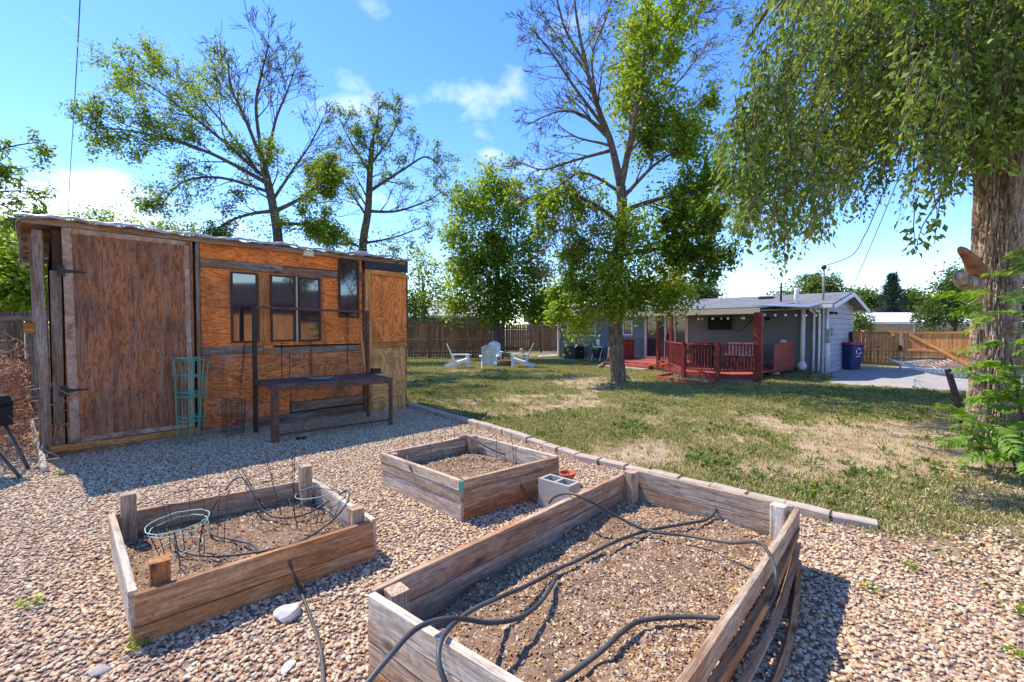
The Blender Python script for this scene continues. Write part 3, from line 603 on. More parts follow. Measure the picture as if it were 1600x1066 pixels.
hose('black tube leaning across the back post of the square grey bed', [G(580+x/5, 660+y/5, z) for x, y, z in [(690, 120, .37), (745, 108, .39), (800, 130, .38), (880, 180, .33), (980, 230, .26), (1095, 265, .2)]], .008)
# ring cages
def cage(label, c, z0, rings, mat, rod_mat, tilt=(0, 0), nrod=4, rr=.0022, squash=1.0, group='wire tomato cages', leg=0., rot=0.):
    e = empty('tomato_cage', (c[0], c[1], z0)); tag(e, label, 'plant cage', group)
    M = Matrix.Translation((c[0], c[1], z0)) @ Matrix.Rotation(tilt[0], 4, 'X') @ Matrix.Rotation(tilt[1], 4, 'Y')
    for h, r in rings:
        pl = [(r*math.cos(2*math.pi*j/28)+random.uniform(-.004, .004), r*squash*math.sin(2*math.pi*j/28), h+random.uniform(-.004, .004)) for j in range(29)]; MB().tube(pl, rr, 5, cap=False).build('ring', mat, e, M)
    for k in range(nrod):
        a = 2*math.pi*k/nrod+rot; pl = [(r*math.cos(a), r*squash*math.sin(a), h) for h, r in rings]; pl = [(pl[0][0]*.93, pl[0][1]*.93, -leg)]+pl; MB().tube(pl, rr, 5).build('rod', rod_mat, e, M)
c1 = G(285, 872, .1); cage('wire cage with pale green top rings in the left of the posted bed', (c1.x, c1.y), .1, [(.08, .12), (.22, .155), (.25, .17)], M_WIRE_PG, M_WIRE, (.06, -.05), 6, .0032)
c1b = G(300, 862, .1); cage('taller thin dark wire cage around the pale green ringed cage', (c1b.x, c1b.y+.06), .1, [(.18, .17), (.36, .20)], M_WIRE, M_WIRE, (-.05, -.06), 6, .0026, rot=.3)
c2 = G(438, 795, .1); cage('dark wire cage tilted left at the back of the posted bed', (c2.x, c2.y), .1, [(.12, .15), (.30, .20), (.48, .25)], M_WIRE, M_WIRE, (.05, -.22), 6, .003)
c3 = G(490, 812, .1); cage('dark wire cage with one pale green ring in the right of the posted bed', (c3.x, c3.y), .1, [(.05, .16), (.17, .19)], M_WIRE, M_WIRE, (.05, .14), 6, .003)
MB().tube([(c3.x+.02+.17*math.cos(a*.22), c3.y+.05+.17*math.sin(a*.22), .31+.02*math.cos(a*.22)) for a in range(29)], .003, 6, cap=False).build('green_ring', M_WIRE_PG); o = bpy.data.objects['green_ring']; tag(o, 'single pale green wire ring resting on the right cage of the posted bed', 'wire ring')
# wire mesh standing in the square bed
e = empty('wire_trellis', (-.5, 4.9, .17)); tag(e, 'dark wire mesh panels standing in the square grey bed', 'trellis')
for (x, y0, y1) in [(345, 90, 240), (470, 60, 290), (590, 45, 230), (650, 45, 190), (720, 20, 180), (790, 0, 150), (980, 95, 270), (1115, 85, 300), (560, 60, 260)]:
    a = G(580+x/5, 660+y1/5, .19); b_ = Vector((a.x+random.uniform(-.05, .02), a.y+.02, .19+(y1-y0)/5*a.y/FPX)); MB().tube([a, b_], .0028, 5).build('rod', M_WIRE, e)
for (x0, y0, x1, y1) in [(345, 200, 740, 130), (345, 140, 780, 70), (600, 185, 760, 155), (870, 140, 970, 85), (985, 260, 1150, 190), (880, 165, 1000, 140)]:
    a = G(580+x0/5, 660+y0/5, .36); b_ = G(580+x1/5, 660+y1/5, .36); MB().tube([a, (a+b_)/2+Vector((0, 0, -.02)), b_], .0025, 5).build('rod', M_WIRE, e)

# ================================================================== SHED
SO = Vector((-5.72, 5.60, 0)); SD = Vector((.688, .726, 0)).normalized(); SN = Vector((SD.y, -SD.x, 0))
def F(s, z, o=0.0): return SO+SD*s+SN*o+Vector((0, 0, z))
UP = Vector((0, 0, 1))
shed = empty('garden_shed', F(2.5, 0)); tag(shed, 'old orange plywood garden shed with tin roof and tinted windows', 'shed')
def hp(name, s0, s1, z0, z1, o, t, mat, parent=None, seg=2, jit=.001):
    """board or panel lying along the front: centre line at mid height, front face at o"""
    return plank(name, F(s0, (z0+z1)/2, o-t/2), F(s1, (z0+z1)/2, o-t/2), z1-z0, t, UP, mat, parent or shed, seg=seg, jit=jit, ch=.002)
def vp(name, s, z0, z1, w, o, t, mat, parent=None, ds=0.0):
    return plank(name, F(s, z0, o-t/2), F(s+ds, z1, o-t/2), w, t, SD, mat, parent or shed, seg=2, jit=.0015, ch=.003)
DEP = 2.4
# carcass: back, ends, floor frame (the inside is dark)
dk = plain('shed inner wall', (.09, .05, .03), .95, .1)
core = MB()
for a, b_, za, zb in [((4.2, -.05), (4.2, -DEP), 2.86, 2.56), ((.05, -DEP), (5.1, -DEP), 2.56, 2.56)]:
    pass
poly = [(.06, -.05), (5.08, -.05), (5.08, -DEP+.03), (.06, -DEP+.03)]
vs_ = [F(s_, .06, o_) for s_, o_ in poly]+[F(s_, 2.84 if o_ > -1 else 2.55, o_) for s_, o_ in poly]
core.add(vs_, [(0, 1, 5, 4), (1, 2, 6, 5), (2, 3, 7, 6), (3, 0, 4, 7), (4, 5, 6, 7), (3, 2, 1, 0)]); core.build('inner_wall', dk, shed)
# plywood skin of the front between door and corner bay
hp('panel', 1.60, 4.19, 2.655, 2.945, .0, .018, PLY); hp('panel', 1.60, 2.93, 1.33, 2.52, .0, .018, PLY); hp('panel', 2.94, 4.19, 1.33, 2.52, .0, .018, PLY)
hp('panel', 1.60, 2.85, .10, 1.22, .0, .018, PLY_LOW); hp('panel', 2.86, 4.19, .36, 1.20, .0, .018, PLY_LOW)
hp('batten', 1.60, 2.75, 2.525, 2.65, .022, .035, W_SHED_GREY); hp('batten', 2.755, 4.19, 2.515, 2.64, .022, .035, W_SHED_GREY)
hp('batten', 1.60, 2.44, 1.205, 1.335, .022, .035, W_SHED_GREY); hp('batten', 2.60, 4.19, 1.195, 1.30, .022, .035, W_SHED_GREY); hp('batten', 2.445, 2.595, 1.2, 1.34, .024, .035, W_SHED_ORANGE)
vp('batten', 2.455, 1.345, 2.51, .13, .022, .03, W_SHED_ORANGE)
hp('board', 2.87, 4.19, .20, .35, .012, .03, W_SHED_GREY); hp('board', 2.3, 4.19, .06, .17, .02, .035, W_SHED_GREY)
hp('skid', .05, 2.3, .0, .10, .03, .09, W_SHED_GREY); hp('skid', 2.35, 5.1, -.02, .055, .0, .09, W_SHED_GREY)
# big weathered plywood door
door = hp('door', .155, 1.50, .16, 2.87, .055, .03, PLY_DOOR)
def dsub(*a): return hp(*a, parent=door)
vp('trim', .225, .17, 2.86, .09, .062, .012, PAINT_OLD, door, ds=-.035); vp('trim', 1.455, .17, 2.80, .06, .062, .012, PAINT_OLD, door, ds=-.03)
hp('trim', .275, 1.40, .165, .225, .061, .01, PAINT_OLD, door); hp('trim', .245, 1.42, 2.80, 2.865, .061, .01, PAINT_OLD, door)
for z in (2.32, .83):
    h = MB(); M = frame(F(.16, z, .072), SD, UP)
    h.box((-.03, 0, 0), (.07, .012, .13)); h.add([(0, -.004, .025), (0, -.004, -.025), (.2, -.004, -.006), (.2, -.004, .006), (0, .004, .025), (0, .004, -.025), (.2, .004, -.006), (.2, .004, .006)], [(0, 1, 2, 3), (7, 6, 5, 4), (0, 3, 7, 4), (1, 5, 6, 2), (3, 2, 6, 7), (0, 4, 5, 1)]); h.build('hinge', M_BLACK, door, M)
vp('jamb', 1.565, .12, 2.93, .05, .03, .05, W_SHED_GREY); vp('jamb', .085, .15, 2.32, .10, .05, .04, W_SHED_GREY)
vp('jamb', -.02, .09, 2.80, .09, .03, .06, W_SHED_GREY, ds=-.05)
hp('header', .06, 1.54, 2.875, 2.925, .03, .04, W_SHED_GREY); hp('sill', .0, 1.56, .075, .155, .065, .07, W_SHED_ORANGE)
# left end: studs and boards
for i in range(12):
    o_ = -.06-.19*i
    if o_ < -DEP: break
    plank('board', F(-.02, .08, o_-.09), F(-.02, 2.80-.12*(-o_), o_-.09), .182, .02, SN, random.choice([W_SHED_ORANGE, W_SHED_GREY, W_SHED_ORANGE]), shed, seg=2)
plank('stud', F(-.06, .05, -.06), F(-.11, 2.75, -.08), .06, .05, SD, W_SHED_GREY, shed)
hp('bracket', -.20, -.04, 1.55, 1.68, -.02, .05, W_SHED_ORANGE)
# corner bay with upright ply, a dark header and a rail
hp('panel', 4.36, 5.12, 1.345, 2.63, .06, .018, PLY_V); hp('panel', 4.36, 5.10, -.03, 1.235, .055, .018, PLY_V2)
hp('rail', 4.34, 5.12, 1.24, 1.34, .072, .03, W_SHED_ORANGE); vp('stile', 4.29, -.02, 2.73, .13, .065, .03, W_SHED_ORANGE); hp('rail', 4.36, 5.12, 2.64, 2.735, .07, .03, W_SHED_ORANGE)
hp('header', 4.21, 5.16, 2.74, 2.985, .075, .03, plain('blue black felt', (.045, .05, .07), .8, .2, var=.3)); hp('panel', 4.20, 5.1, .0, 2.7, .03, .02, W_SHED_GREY)
plank('corner_board', F(5.13, -.02, .0), F(5.13, 2.72, .0), .09, .03, SN, W_SHED_ORANGE, shed); plank('shutter', F(5.17, 1.55, -.2), F(5.155, 2.65, -.17), .45, .03, SN, M_BRONZE, shed)
for i in range(12): plank('board', F(5.1, .08, -.2-.19*i), F(5.1, 2.75-.1*.19*i, -.2-.19*i), .185, .018, SN, W_SHED_GREY, shed)
# windows
def window(s0, s1, z0, z1, o, split=False):
    fr = MB(); M = frame(F((s0+s1)/2, (z0+z1)/2, o), SD, UP); w = s1-s0; h = z1-z0; t = .028
    for x in (-w/2+t/2, w/2-t/2): fr.box((x, 0, 0), (t, .035, h))
    for z in (-h/2+t/2, h/2-t/2): fr.box((0, 0, z), (w-2*t, .034, t))
    if split: fr.box((0, 0, -.03), (w-2*t, .034, .02))
    wo_ = fr.build('window', M_BRONZE, shed, M); g_ = MB(); g_.box((0, .006, 0), (w-2*t+.004, .006, h-2*t+.004)); g_.build('pane', M_GLASS, wo_, M @ Matrix.Rotation(R(random.uniform(-.6, .6)), 4, 'Z') @ Matrix.Rotation(R(random.uniform(-.8, .8)), 4, 'X'))
window(1.99, 2.37, 1.385, 2.49, .022); window(2.56, 2.95, 1.395, 2.49, .022, True); window(3.005, 3.38, 1.39, 2.49, .022, True); window(3.71, 4.10, 1.81, 2.875, .042)
vp('mullion', 2.977, 1.38, 2.49, .03, .03, .02, M_TAN)
for s_, z_ in [(s0_+.33*k_+random.uniform(-.05, .05), zz_+random.uniform(-.02, .02)) for s0_, zz_, n9_ in [(1.66, 2.59, 8), (1.66, 1.27, 8), (1.66, 2.92, 8), (1.7, .14, 7)] for k_ in range(n9_)]: link('nail', NAIL, None, shed, frame(F(s_, z_, .0235), SD, SN))
# hanging cords and a flood light box under the eave
for s_, z0, z1, dd in [(2.17, .75, 1.38, -.06), (2.72, .75, 1.38, .0), (3.2, .8, 1.38, .0), (3.87, .95, 1.8, .0)]: MB().tube([F(s_+dd, z0, .03), F(s_, z1, .035)], .006, 5).build('cord', M_BLACK, shed)
fl = empty('flood_light', F(3.15, 2.9, .05)); tag(fl, 'small cream flood light under the shed eave', 'light'); M = frame(F(3.16, 2.90, .06), SD, UP)
MB().box((0, 0, 0), (.17, .07, .10)).build('housing', plain('cream plastic', (.72, .66, .5), .5, .3), fl, M); MB().box((0, -.04, 0), (.14, .012, .075)).build('lens', plain('frosted lens', (.75, .72, .62), .3, .4), fl, M)
# corrugated roof
rf = MB(); nn_ = 110; rows = 9; vv = []
for j in range(rows+1):
    o_ = .16-(DEP+.42)*j/rows; zb = 2.945+.02-(.30)*(j/rows)**1.0
    for i in range(nn_+1):
        s_ = -.24+5.42*i/nn_; sag = .012*math.sin(s_*3.1)+.010*math.sin(s_*7.3+1)
        k = max(0, 1-(s_+.24)/.18); curl = -.06*k*k*(1-j/rows*.3)-.05*k*k*math.sin(j*.9)
        vv.append(F(s_, zb+.012*math.sin(i*1.26)+(sag if j == 0 else sag*.3)+(-.028 if j == 0 else 0)+curl+(.045*s_/5.1), o_))
ff = [(j*(nn_+1)+i, j*(nn_+1)+i+1, (j+1)*(nn_+1)+i+1, (j+1)*(nn_+1)+i) for j in range(rows) for i in range(nn_)]
rf.add(vv, ff, True); ro = rf.build('roof', M_ROOFTIN, shed); sm = ro.modifiers.new('thick', 'SOLIDIFY'); sm.thickness = .006
lip = MB(); n9 = 120; lv = []
for i in range(n9+1):
    s_ = -.25+5.44*i/n9; z_ = 2.955+.045*s_/5.1+.010*math.sin(s_*3.1)+.012*math.sin(s_*9.7)+.006*math.sin(s_*31); lv += [F(s_, z_-.022-.006*math.sin(s_*13), .185), F(s_, z_-.003, .195), F(s_, z_+.018, .16), F(s_, z_+.028, .06)]
lip.add(lv, [(i*4+j, i*4+j+1, i*4+5+j, i*4+4+j) for i in range(n9) for j in range(3)], True); lip.build('roof_edge', M_ROOFTIN, shed)
for o_ in (.06, -.5, -1.1, -1.7, -2.2): plank('rafter', F(-.2, 2.90-.11*(.06-o_), o_), F(5.1, 2.93-.11*(.06-o_), o_), .07, .04, UP, W_SHED_GREY, shed)
bx = MB(); bx.box((0, 0, 0), (.26, .2, .07)); tag(bx.build('roof_block', plain('pale block', (.6, .58, .55), .9), None, frame(F(4.25, 3.06, -.2), SD, UP)), 'pale block lying on the shed roof edge', 'block')
# ================================================================== METAL WORKBENCH
wb = empty('workbench', F(3.1, 0, .8)); tag(wb, 'rusty steel frame workbench with tall back bar in front of the shed', 'workbench')
bl, br, fl_, fr_ = (2.22, .33), (4.06, .42), (2.20, 1.20), (3.96, 1.34)
for (s_, o_), h, w, mt in [(bl, 1.96, .055, M_BLACK), (br, 1.93, .05, M_RUST), (fl_, .82, .085, M_RUST), (fr_, .78, .05, M_RUST)]:
    plank('leg', F(s_, -.01, o_), F(s_, h, o_), w, w, SD, mt, wb, ch=.004)
plank('top_bar', F(bl[0]+.03, 1.94, bl[1]), F(br[0]-.03, 1.91, br[1]), .035, .03, UP, M_RUST, wb)
tt = MB(); M4 = [F(2.2, .80, .36), F(4.07, .78, .45), F(3.98, .765, 1.38), F(2.17, .805, 1.24)]; tt.add(M4+[p_+Vector((0, 0, .022)) for p_ in M4], [(3, 2, 1, 0), (4, 5, 6, 7), (0, 1, 5, 4), (1, 2, 6, 5), (2, 3, 7, 6), (3, 0, 4, 7)])
tt.build('tabletop', plain('charred metal sheet', (.075, .062, .058), .6, .4, var=.5, scale=5., dirt=(.17, .13, .11), dirt_amt=.6), wb)
plank('apron', F(2.24, .765, 1.235), F(3.94, .735, 1.37), .06, .03, UP, M_RUST, wb); plank('apron', F(2.21, .77, .39), F(2.19, .77, 1.15), .05, .03, UP, M_RUST, wb)
plank('lower_bar', F(2.23, .10, 1.19), F(3.93, .09, 1.32), .03, .03, UP, M_RUST, wb); plank('brace', F(4.0, .82, .43), F(3.92, 1.55, .44), .05, .03, SD, W_SHED_ORANGE, wb); plank('brace', F(4.12, .83, .44), F(4.28, .83, .46), .1, .1, UP, M_BLACK, wb)
tag(MB().tube(smooth_path([F(2.9+.25*t/12+.08*math.sin(t*1.9), .815+.008*math.sin(t), .75+.12*math.cos(t*1.9)) for t in range(16)], 3), .004, 5).build('wire_tangle', plain('bright wire', (.5, .48, .45), .4, .5, .5)), 'tangle of bright wire lying on the workbench top', 'wire')
for sx_, oz, lb in [(2.30, .78, 'black clamp on the workbench edge nearest the left leg')]: pass
bk = MB().box((0, 0, 0), (.14, .09, .03)); tag(bk.build('brick', plain('dark scrap', (.03, .03, .03), .8), None, frame(G(470, 687)+Vector((0, 0, .015)), (1, .4, 0), UP)), 'flat dark scrap on the shaded gravel under the workbench', 'scrap')

# ================================================================== WIRE CAGES LEANING ON THE SHED
def stacked_cage(label, s_, o_, rings, mat, tilt, nrod, rr, leg):
    p_ = F(s_, 0, o_); cage(label, (p_.x, p_.y), 0, rings, mat, mat, tilt, nrod, rr, leg=0, group='cages leaning on the shed', rot=random.uniform(0, 1))
for k, (ds, do, sc) in enumerate([(0, 0, 1), (.05, .03, .98), (-.02, .05, 1.01)]):
    stacked_cage(['tall green wire cage by the shed door, outermost of the nest', 'tall green wire cage by the shed door, middle of the nest', 'tall green wire cage by the shed door, innermost of the nest'][k], 1.36+ds, .33+do, [(.32*sc, .13), (.38*sc, .14), (.66*sc, .15), (.72*sc, .155), (.95*sc, .16), (1.19*sc, .185)], M_WIRE_G, (-.04, .0), 4, .0042, .1)
stacked_cage('dark rusty wire cage on the gravel beside the workbench', 1.92, .30, [(.06, .14), (.14, .14), (.22, .14), (.30, .15), (.38, .15), (.46, .15), (.54, .15)], M_WIRE, (-.03, .02), 12, .003, .05)
stacked_cage('thin tall wire cage inside the dark rusty cage', 1.95, .30, [(.3, .12), (.7, .13), (.98, .14)], M_WIRE, (-.03, .02), 4, .0022, .05)
plank('scrap_board', G(440, 694)+Vector((0, 0, .02)), G(441, 690)+Vector((0, 0, .02)), .02, .02, UP, M_RUST, wb) if False else None

# ================================================================== GRILL AT THE LEFT EDGE
gr = empty('charcoal_grill', (-5.9, 5.0, 0)); tag(gr, 'black grill box on bent tube legs at the left edge of the gravel', 'grill')
gc = P(-45, 645, 4.85)
gb_ = MB(); gb_.box((0, 0, -.05), (.50, .36, .22)); gb_.build('grill_box', M_BLACK, gr, Matrix.Translation(gc))
lid = MB(); prof = [(-.25, .06), (-.25, .10), (-.2, .17), (-.08, .2), (.08, .2), (.2, .17), (.25, .10), (.25, .06)]
lv = [(x, -.185, z) for x, z in prof]+[(x, .185, z) for x, z in prof]; k = len(prof); lid.add(lv, [tuple(range(k)), tuple(range(2*k-1, k-1, -1))]+[(i, k+i, k+(i+1) % k, (i+1) % k) for i in range(k)]); lid.build('lid', plain('glossy black lid', (.012, .012, .014), .3, .5), gr, Matrix.Translation(gc-Vector((0, 0, .01))))
MB().box((.262, 0, -.06), (.02, .12, .07)).build('vent', M_BLACK, gr, Matrix.Translation(gc)); MB().tube([(-.2, -.2, .07), (-.2, -.25, .07), (.2, -.25, .07), (.2, -.2, .07)], .012, 8).build('handle', M_WHITE_MET, gr, Matrix.Translation(gc))
e1 = G(33, 748); tubem = plain('dark tube', (.07, .075, .08), .4, .5, .4)
for a, b_ in [(Vector((gc.x+.2, gc.y-.12, gc.z-.15)), e1), (Vector((gc.x-.2, gc.y-.12, gc.z-.15)), Vector((gc.x-.3, e1.y, 0))), (Vector((gc.x+.2, gc.y+.14, gc.z-.15)), Vector((gc.x+.28, gc.y+.3, 0))), (Vector((gc.x-.2, gc.y+.14, gc.z-.15)), Vector((gc.x-.28, gc.y+.3, 0)))]:
    MB().tube([a, a.lerp(b_, .85), b_], .016, 8).build('leg', tubem, gr)
# ================================================================== BRUSH PILE
bp = empty('brush_pile', (-6.6, 5.9, 0)); tag(bp, 'heap of dry red brown twigs beside the left end of the shed', 'brush pile')
tw = MB(); rr_ = random.Random(5)
for i in range(2300):
    x = rr_.gauss(0, .62); y = rr_.gauss(0, .5); h = max(.05, (1.55-.25*abs(x-.45)-.25*y*y)*rr_.random()**.7*math.exp(-((x-.3)/1.0)**2*.7))
    c_ = Vector((-6.62+x, 6.25+y-.5*(x+.2)*.3, h)); d_ = Vector((rr_.gauss(0, 1), rr_.gauss(0, 1), rr_.gauss(.1, .6))).normalized(); L_ = rr_.uniform(.08, .32)
    q_ = c_+d_*L_*.5+Vector((rr_.gauss(0, .03), rr_.gauss(0, .03), rr_.gauss(0, .03))); w_ = c_+d_*L_+Vector((rr_.gauss(0, .06), rr_.gauss(0, .06), rr_.gauss(0, .05)))
    for z_ in (c_, q_, w_): z_.z = max(.02, z_.z)
    if max((c_-SO).dot(SD), (w_-SO).dot(SD)) > -.14 and max((c_-SO).dot(SN), (w_-SO).dot(SN)) < .08: continue
    tw.tube([c_, q_, w_], [.006, .005, .002], 3, cap=False)
o = tw.build('twig_mass', plain('dry red twigs', (.36, .20, .125), .9, .1, var=.5, scale=4., dirt=(.45, .31, .22), dirt_amt=.8), bp); o['kind'] = 'stuff'
lf = MB()
for i in range(1800):
    x = rr_.gauss(0, .6); y = rr_.gauss(0, .5); h = max(.04, (1.28-.25*abs(x-.45)-.25*y*y)*rr_.random()**.6*math.exp(-((x-.3)/1.0)**2*.7)); c_ = Vector((-6.62+x, 6.2+y-.5*(x+.2)*.3, h)); a_ = Vector((rr_.gauss(0, 1), rr_.gauss(0, 1), rr_.gauss(0, 1))).normalized()*.03; b_ = a_.orthogonal().normalized()*.014
    if (c_-SO).dot(SD) > -.16 and (c_-SO).dot(SN) < .1: continue
    lf.add([c_-a_, c_+b_, c_+a_, c_-b_], [(0, 1, 2, 3)])
o = lf.build('dead_leaves', plain('dead red leaves', (.30, .12, .07), .9, .1, var=.5, scale=3., dirt=(.42, .26, .17), dirt_amt=.8), bp); o['kind'] = 'stuff'
pale = plain('bleached stick', (.50, .42, .34), .9, .1, var=.25, bmp=.3)
def stick(l, r0, r1): MB().tube(smooth_path([G(u, v, z) for u, v, z in l], 5), [r0+(r1-r0)*i/((len(l)-1)*5) for i in range((len(l)-1)*5+1)], 7).build('stick', pale, bp)
stick([(70, 735, .03), (64, 705, .10), (55, 680, .22), (49, 655, .36)], .032, .02); stick([(66, 700, .16), (74, 675, .28), (68, 655, .42)], .014, .008); stick([(66, 702, .12), (80, 708, .1), (96, 716, .05)], .008, .004)
for k in range(30):
    x0 = random.uniform(-7.4, -6.0); y0 = 5.9+random.uniform(-.25, .3); z0 = random.uniform(.1, 1.0); q0 = Vector((x0, y0-.2, z0)); d0 = Vector((random.uniform(-.2, .2), random.uniform(-.2, .1), random.uniform(-.05, .16)))
    MB().tube(smooth_path([q0, q0+d0+Vector((0, 0, .05)), q0+d0*2.1+Vector((random.uniform(-.1, .1), 0, -.04))], 4), [.006-.0004*i for i in range(9)], 5).build('stick', pale, bp)

# ================================================================== HOUSE
HO = Vector((10.95, 16.08, 0)); HD = Vector((-.667, .745, 0)).normalized(); HN = Vector((-HD.y, HD.x, 0))
if HN.y > 0: HN = -HN
def Hp(s, z, o=0.): return HO+HD*s+HN*o+Vector((0, 0, z))
HL_, HW = 12.6, 4.4
house = empty('house', Hp(6, 0, -2)); tag(house, 'long low blue grey house with covered red deck behind the lawn', 'house')
core = MB(); vs_ = [Hp(s, z, o) for z in (-.02, 2.5) for s, o in ((.02, -.02), (HL_-.02, -.02), (HL_-.02, -HW+.02), (.02, -HW+.02))]+[Hp(.02, 2.93, -HW/2), Hp(HL_-.02, 2.93, -HW/2)]
core.add(vs_, [(0, 1, 5, 4), (1, 2, 6, 9, 5), (2, 3, 7, 6), (3, 0, 4, 8, 7)]); core.build('wall', M_BLOCK, house)
def hb(name, s0, s1, z0, z1, o, t, mat, parent=None, seg=1): return plank(name, Hp(s0, (z0+z1)/2, o+t/2), Hp(s1, (z0+z1)/2, o+t/2), z1-z0, t, UP, mat, parent or house, seg=seg, jit=.0, ch=.003)
def hv(name, s, z0, z1, w, o, t, mat, parent=None): return plank(name, Hp(s, z0, o+t/2), Hp(s, z1, o+t/2), w, t, HD, mat, parent or house, seg=1, jit=0, ch=.003)
# lap siding: one plank per course and bay, leaving the door and window holes
openings = [(4.93, 7.08, .0, 2.34), (9.9, 11.85, 1.24, 2.02), (7.72, 8.28, 1.3, 2.02)]
z = .02
while z < 2.48:
    z1 = min(z+.2, 2.5); cuts = [(a, b_) for a, b_, c, d in openings if c < z1-.03 and d > z+.03]; s0 = 0.0
    for a, b_ in sorted(cuts)+[(HL_, HL_)]:
        if a-s0 > .05:
            p_ = hb('siding_board', s0, a, z, z1+.015, .0, .018, M_SIDING); p_.rotation_quaternion = p_.rotation_quaternion @ Matrix.Rotation(R(1.6 if True else 0), 3, 'X').to_quaternion()
        s0 = b_
    z = z1
# gable end block courses (pale painted)
z = .0
while z < 2.75:
    w = HW if z < 2.4 else HW*(1-(z-2.4)/.55*.9)
    plank('block_course', Hp(-.012, z+.098, -HW/2+w/2-.02), Hp(-.012, z+.098, -HW/2-w/2+.02), .19, .02, UP, M_BLOCK, house, seg=1, jit=0, ch=.004); z += .2
# openings
def hwin(s0, s1, z0, z1, mull=1):
    M = frame(Hp((s0+s1)/2, (z0+z1)/2, .02), -HD, UP); w, h, t = s1-s0, z1-z0, .07; f_ = MB()
    for x in (-w/2+t/2, w/2-t/2): f_.box((x, 0, 0), (t, .06, h))
    for zz in (-h/2+t/2, h/2-t/2): f_.box((0, 0, zz), (w-2*t, .059, t))
    for k in range(mull): f_.box((-w/2+w*(k+1)/(mull+1), 0, 0), (.04, .05, h-2*t))
    wo_ = f_.build('window', M_WHITE, house, M); g_ = MB(); g_.box((0, .01, 0), (w-2*t+.004, .01, h-2*t+.004)); g_.build('pane', M_HGLASS, wo_, M)
M_HGLASS, nt, b = newmat('house glass', .06, .6); b.inputs['Base Color'].default_value = (.035, .042, .045, 1)
hwin(9.9, 11.85, 1.24, 2.02); hwin(7.72, 8.28, 1.3, 2.02, 0)
sd = empty('tmp'); bpy.data.objects.remove(sd)
M = frame(Hp(6.0, 1.3, .02), -HD, UP); f_ = MB(); w, h, t = 2.15, 2.06, .13
for x in (-w/2+t/2, w/2-t/2): f_.box((x, 0, 0), (t, .07, h))
f_.box((0, 0, h/2-t/2), (w-2*t, .069, t)); f_.box((0, 0, -h/2+.04), (w-2*t, .069, .08)); f_.box((0, -.005, -.03), (.10, .06, h-t-.08)); f_.box((.47, .0, -.03), (.05, .05, h-t-.08))
sdoor = f_.build('sliding_door', plain('cream door frame', (.62, .52, .45), .6, .3), house, M); g_ = MB(); g_.box((0, .02, -.03), (w-2*t+.004, .012, h-t-.08)); g_.build('pane', M_HGLASS, sdoor, M); MB().box((.07, -.05, -.05), (.03, .03, .22)).build('handle', M_BLACK, sdoor, M)
# roof: front and back slopes as slabs, fascia, gutter
def slab(name, pts4, th, mat, parent):
    m_ = MB(); n_ = (pts4[1]-pts4[0]).cross(pts4[3]-pts4[0]).normalized(); n_ = n_ if n_.z > 0 else -n_; m_.add(list(pts4)+[p_+n_*th for p_ in pts4], [(0, 1, 2, 3), (7, 6, 5, 4), (0, 4, 5, 1), (1, 5, 6, 2), (2, 6, 7, 3), (3, 7, 4, 0)]); return m_.build(name, mat, parent)
RZ = 2.97
roof = slab('roof', [Hp(-.45, 2.43, .5), Hp(HL_+.35, 2.43, .5), Hp(HL_+.35, RZ, -HW/2), Hp(-.45, RZ, -HW/2)], .05, M_ASPHALT, house)
slab('roof', [Hp(-.45, RZ, -HW/2-.003), Hp(HL_+.35, RZ, -HW/2-.003), Hp(HL_+.35, 2.38, -HW-.5), Hp(-.45, 2.38, -HW-.5)], .05, M_ASPHALT, house)
hb('fascia', -.44, HL_+.34, 2.30, 2.43, .47, .025, M_WHITE); hb('gutter', -.42, 1.9, 2.33, 2.44, .50, .10, M_WHITE_MET)
for (oa, za, ob, zb) in [(.5, 2.36, -HW/2, RZ-.06), (-HW/2, RZ-.06, -HW-.5, 2.31)]:
    plank('rake_board', Hp(-.47, za, oa), Hp(-.47, zb, ob), .14, .03, UP, M_WHITE, house, seg=1); plank('rake_board', Hp(HL_+.37, za, oa), Hp(HL_+.37, zb, ob), .14, .03, UP, M_WHITE, house, seg=1)
# porch roof on red posts
slab('porch_roof', [Hp(.72, 2.24, 3.75), Hp(5.6, 2.24, 3.75), Hp(5.6, 2.50, .35), Hp(.72, 2.50, .35)], .05, M_ASPHALT, house)
hb('porch_fascia', .72, 5.6, 2.08, 2.25, 3.72, .05, M_TAN); slab('porch_ceiling', [Hp(.74, 2.18, 3.7), Hp(5.58, 2.18, 3.7), Hp(5.58, 2.30, .05), Hp(.74, 2.30, .05)], .02, M_TAN, house)
slab('roof_patch', [Hp(-.1, 2.30, 2.0), Hp(1.1, 2.36, 3.4), Hp(1.1, 2.50, .6), Hp(-.1, 2.46, .55)], .012, M_ROOFTIN, house)
# roof pipes, mast and vents
for s_, o_, h_, r_ in [(5.3, -1.6, .62, .06), (1.45, -.4, .62, .035)]: MB().tube([Hp(s_, 2.6, o_), Hp(s_, 2.75+h_, o_)], r_, 10).build('vent_pipe', M_BLACK, roof)
MB().tube([Hp(5.3, 3.3, -1.6), Hp(5.3, 3.44, -1.6)], .10, 10).build('vent_cap', M_BLACK, roof)
for s_ in (6.6, 2.3, 8.0): MB().box((0, 0, 0), (.5, .4, .12)).build('roof_vent', M_BLACK, roof, frame(Hp(s_, 2.86, -1.4), HD, UP))
MB().tube([Hp(.05, 2.5, -.3), Hp(.05, 3.75, -.3)], .035, 8).build('service_mast', M_CONC, roof); MB().lathe([(0, 0), (.07, 0), (.09, .06), (.05, .14), (0, .15)], 10, tuple(Hp(.05, 3.74, -.3))).build('mast_head', M_BLACK, roof)
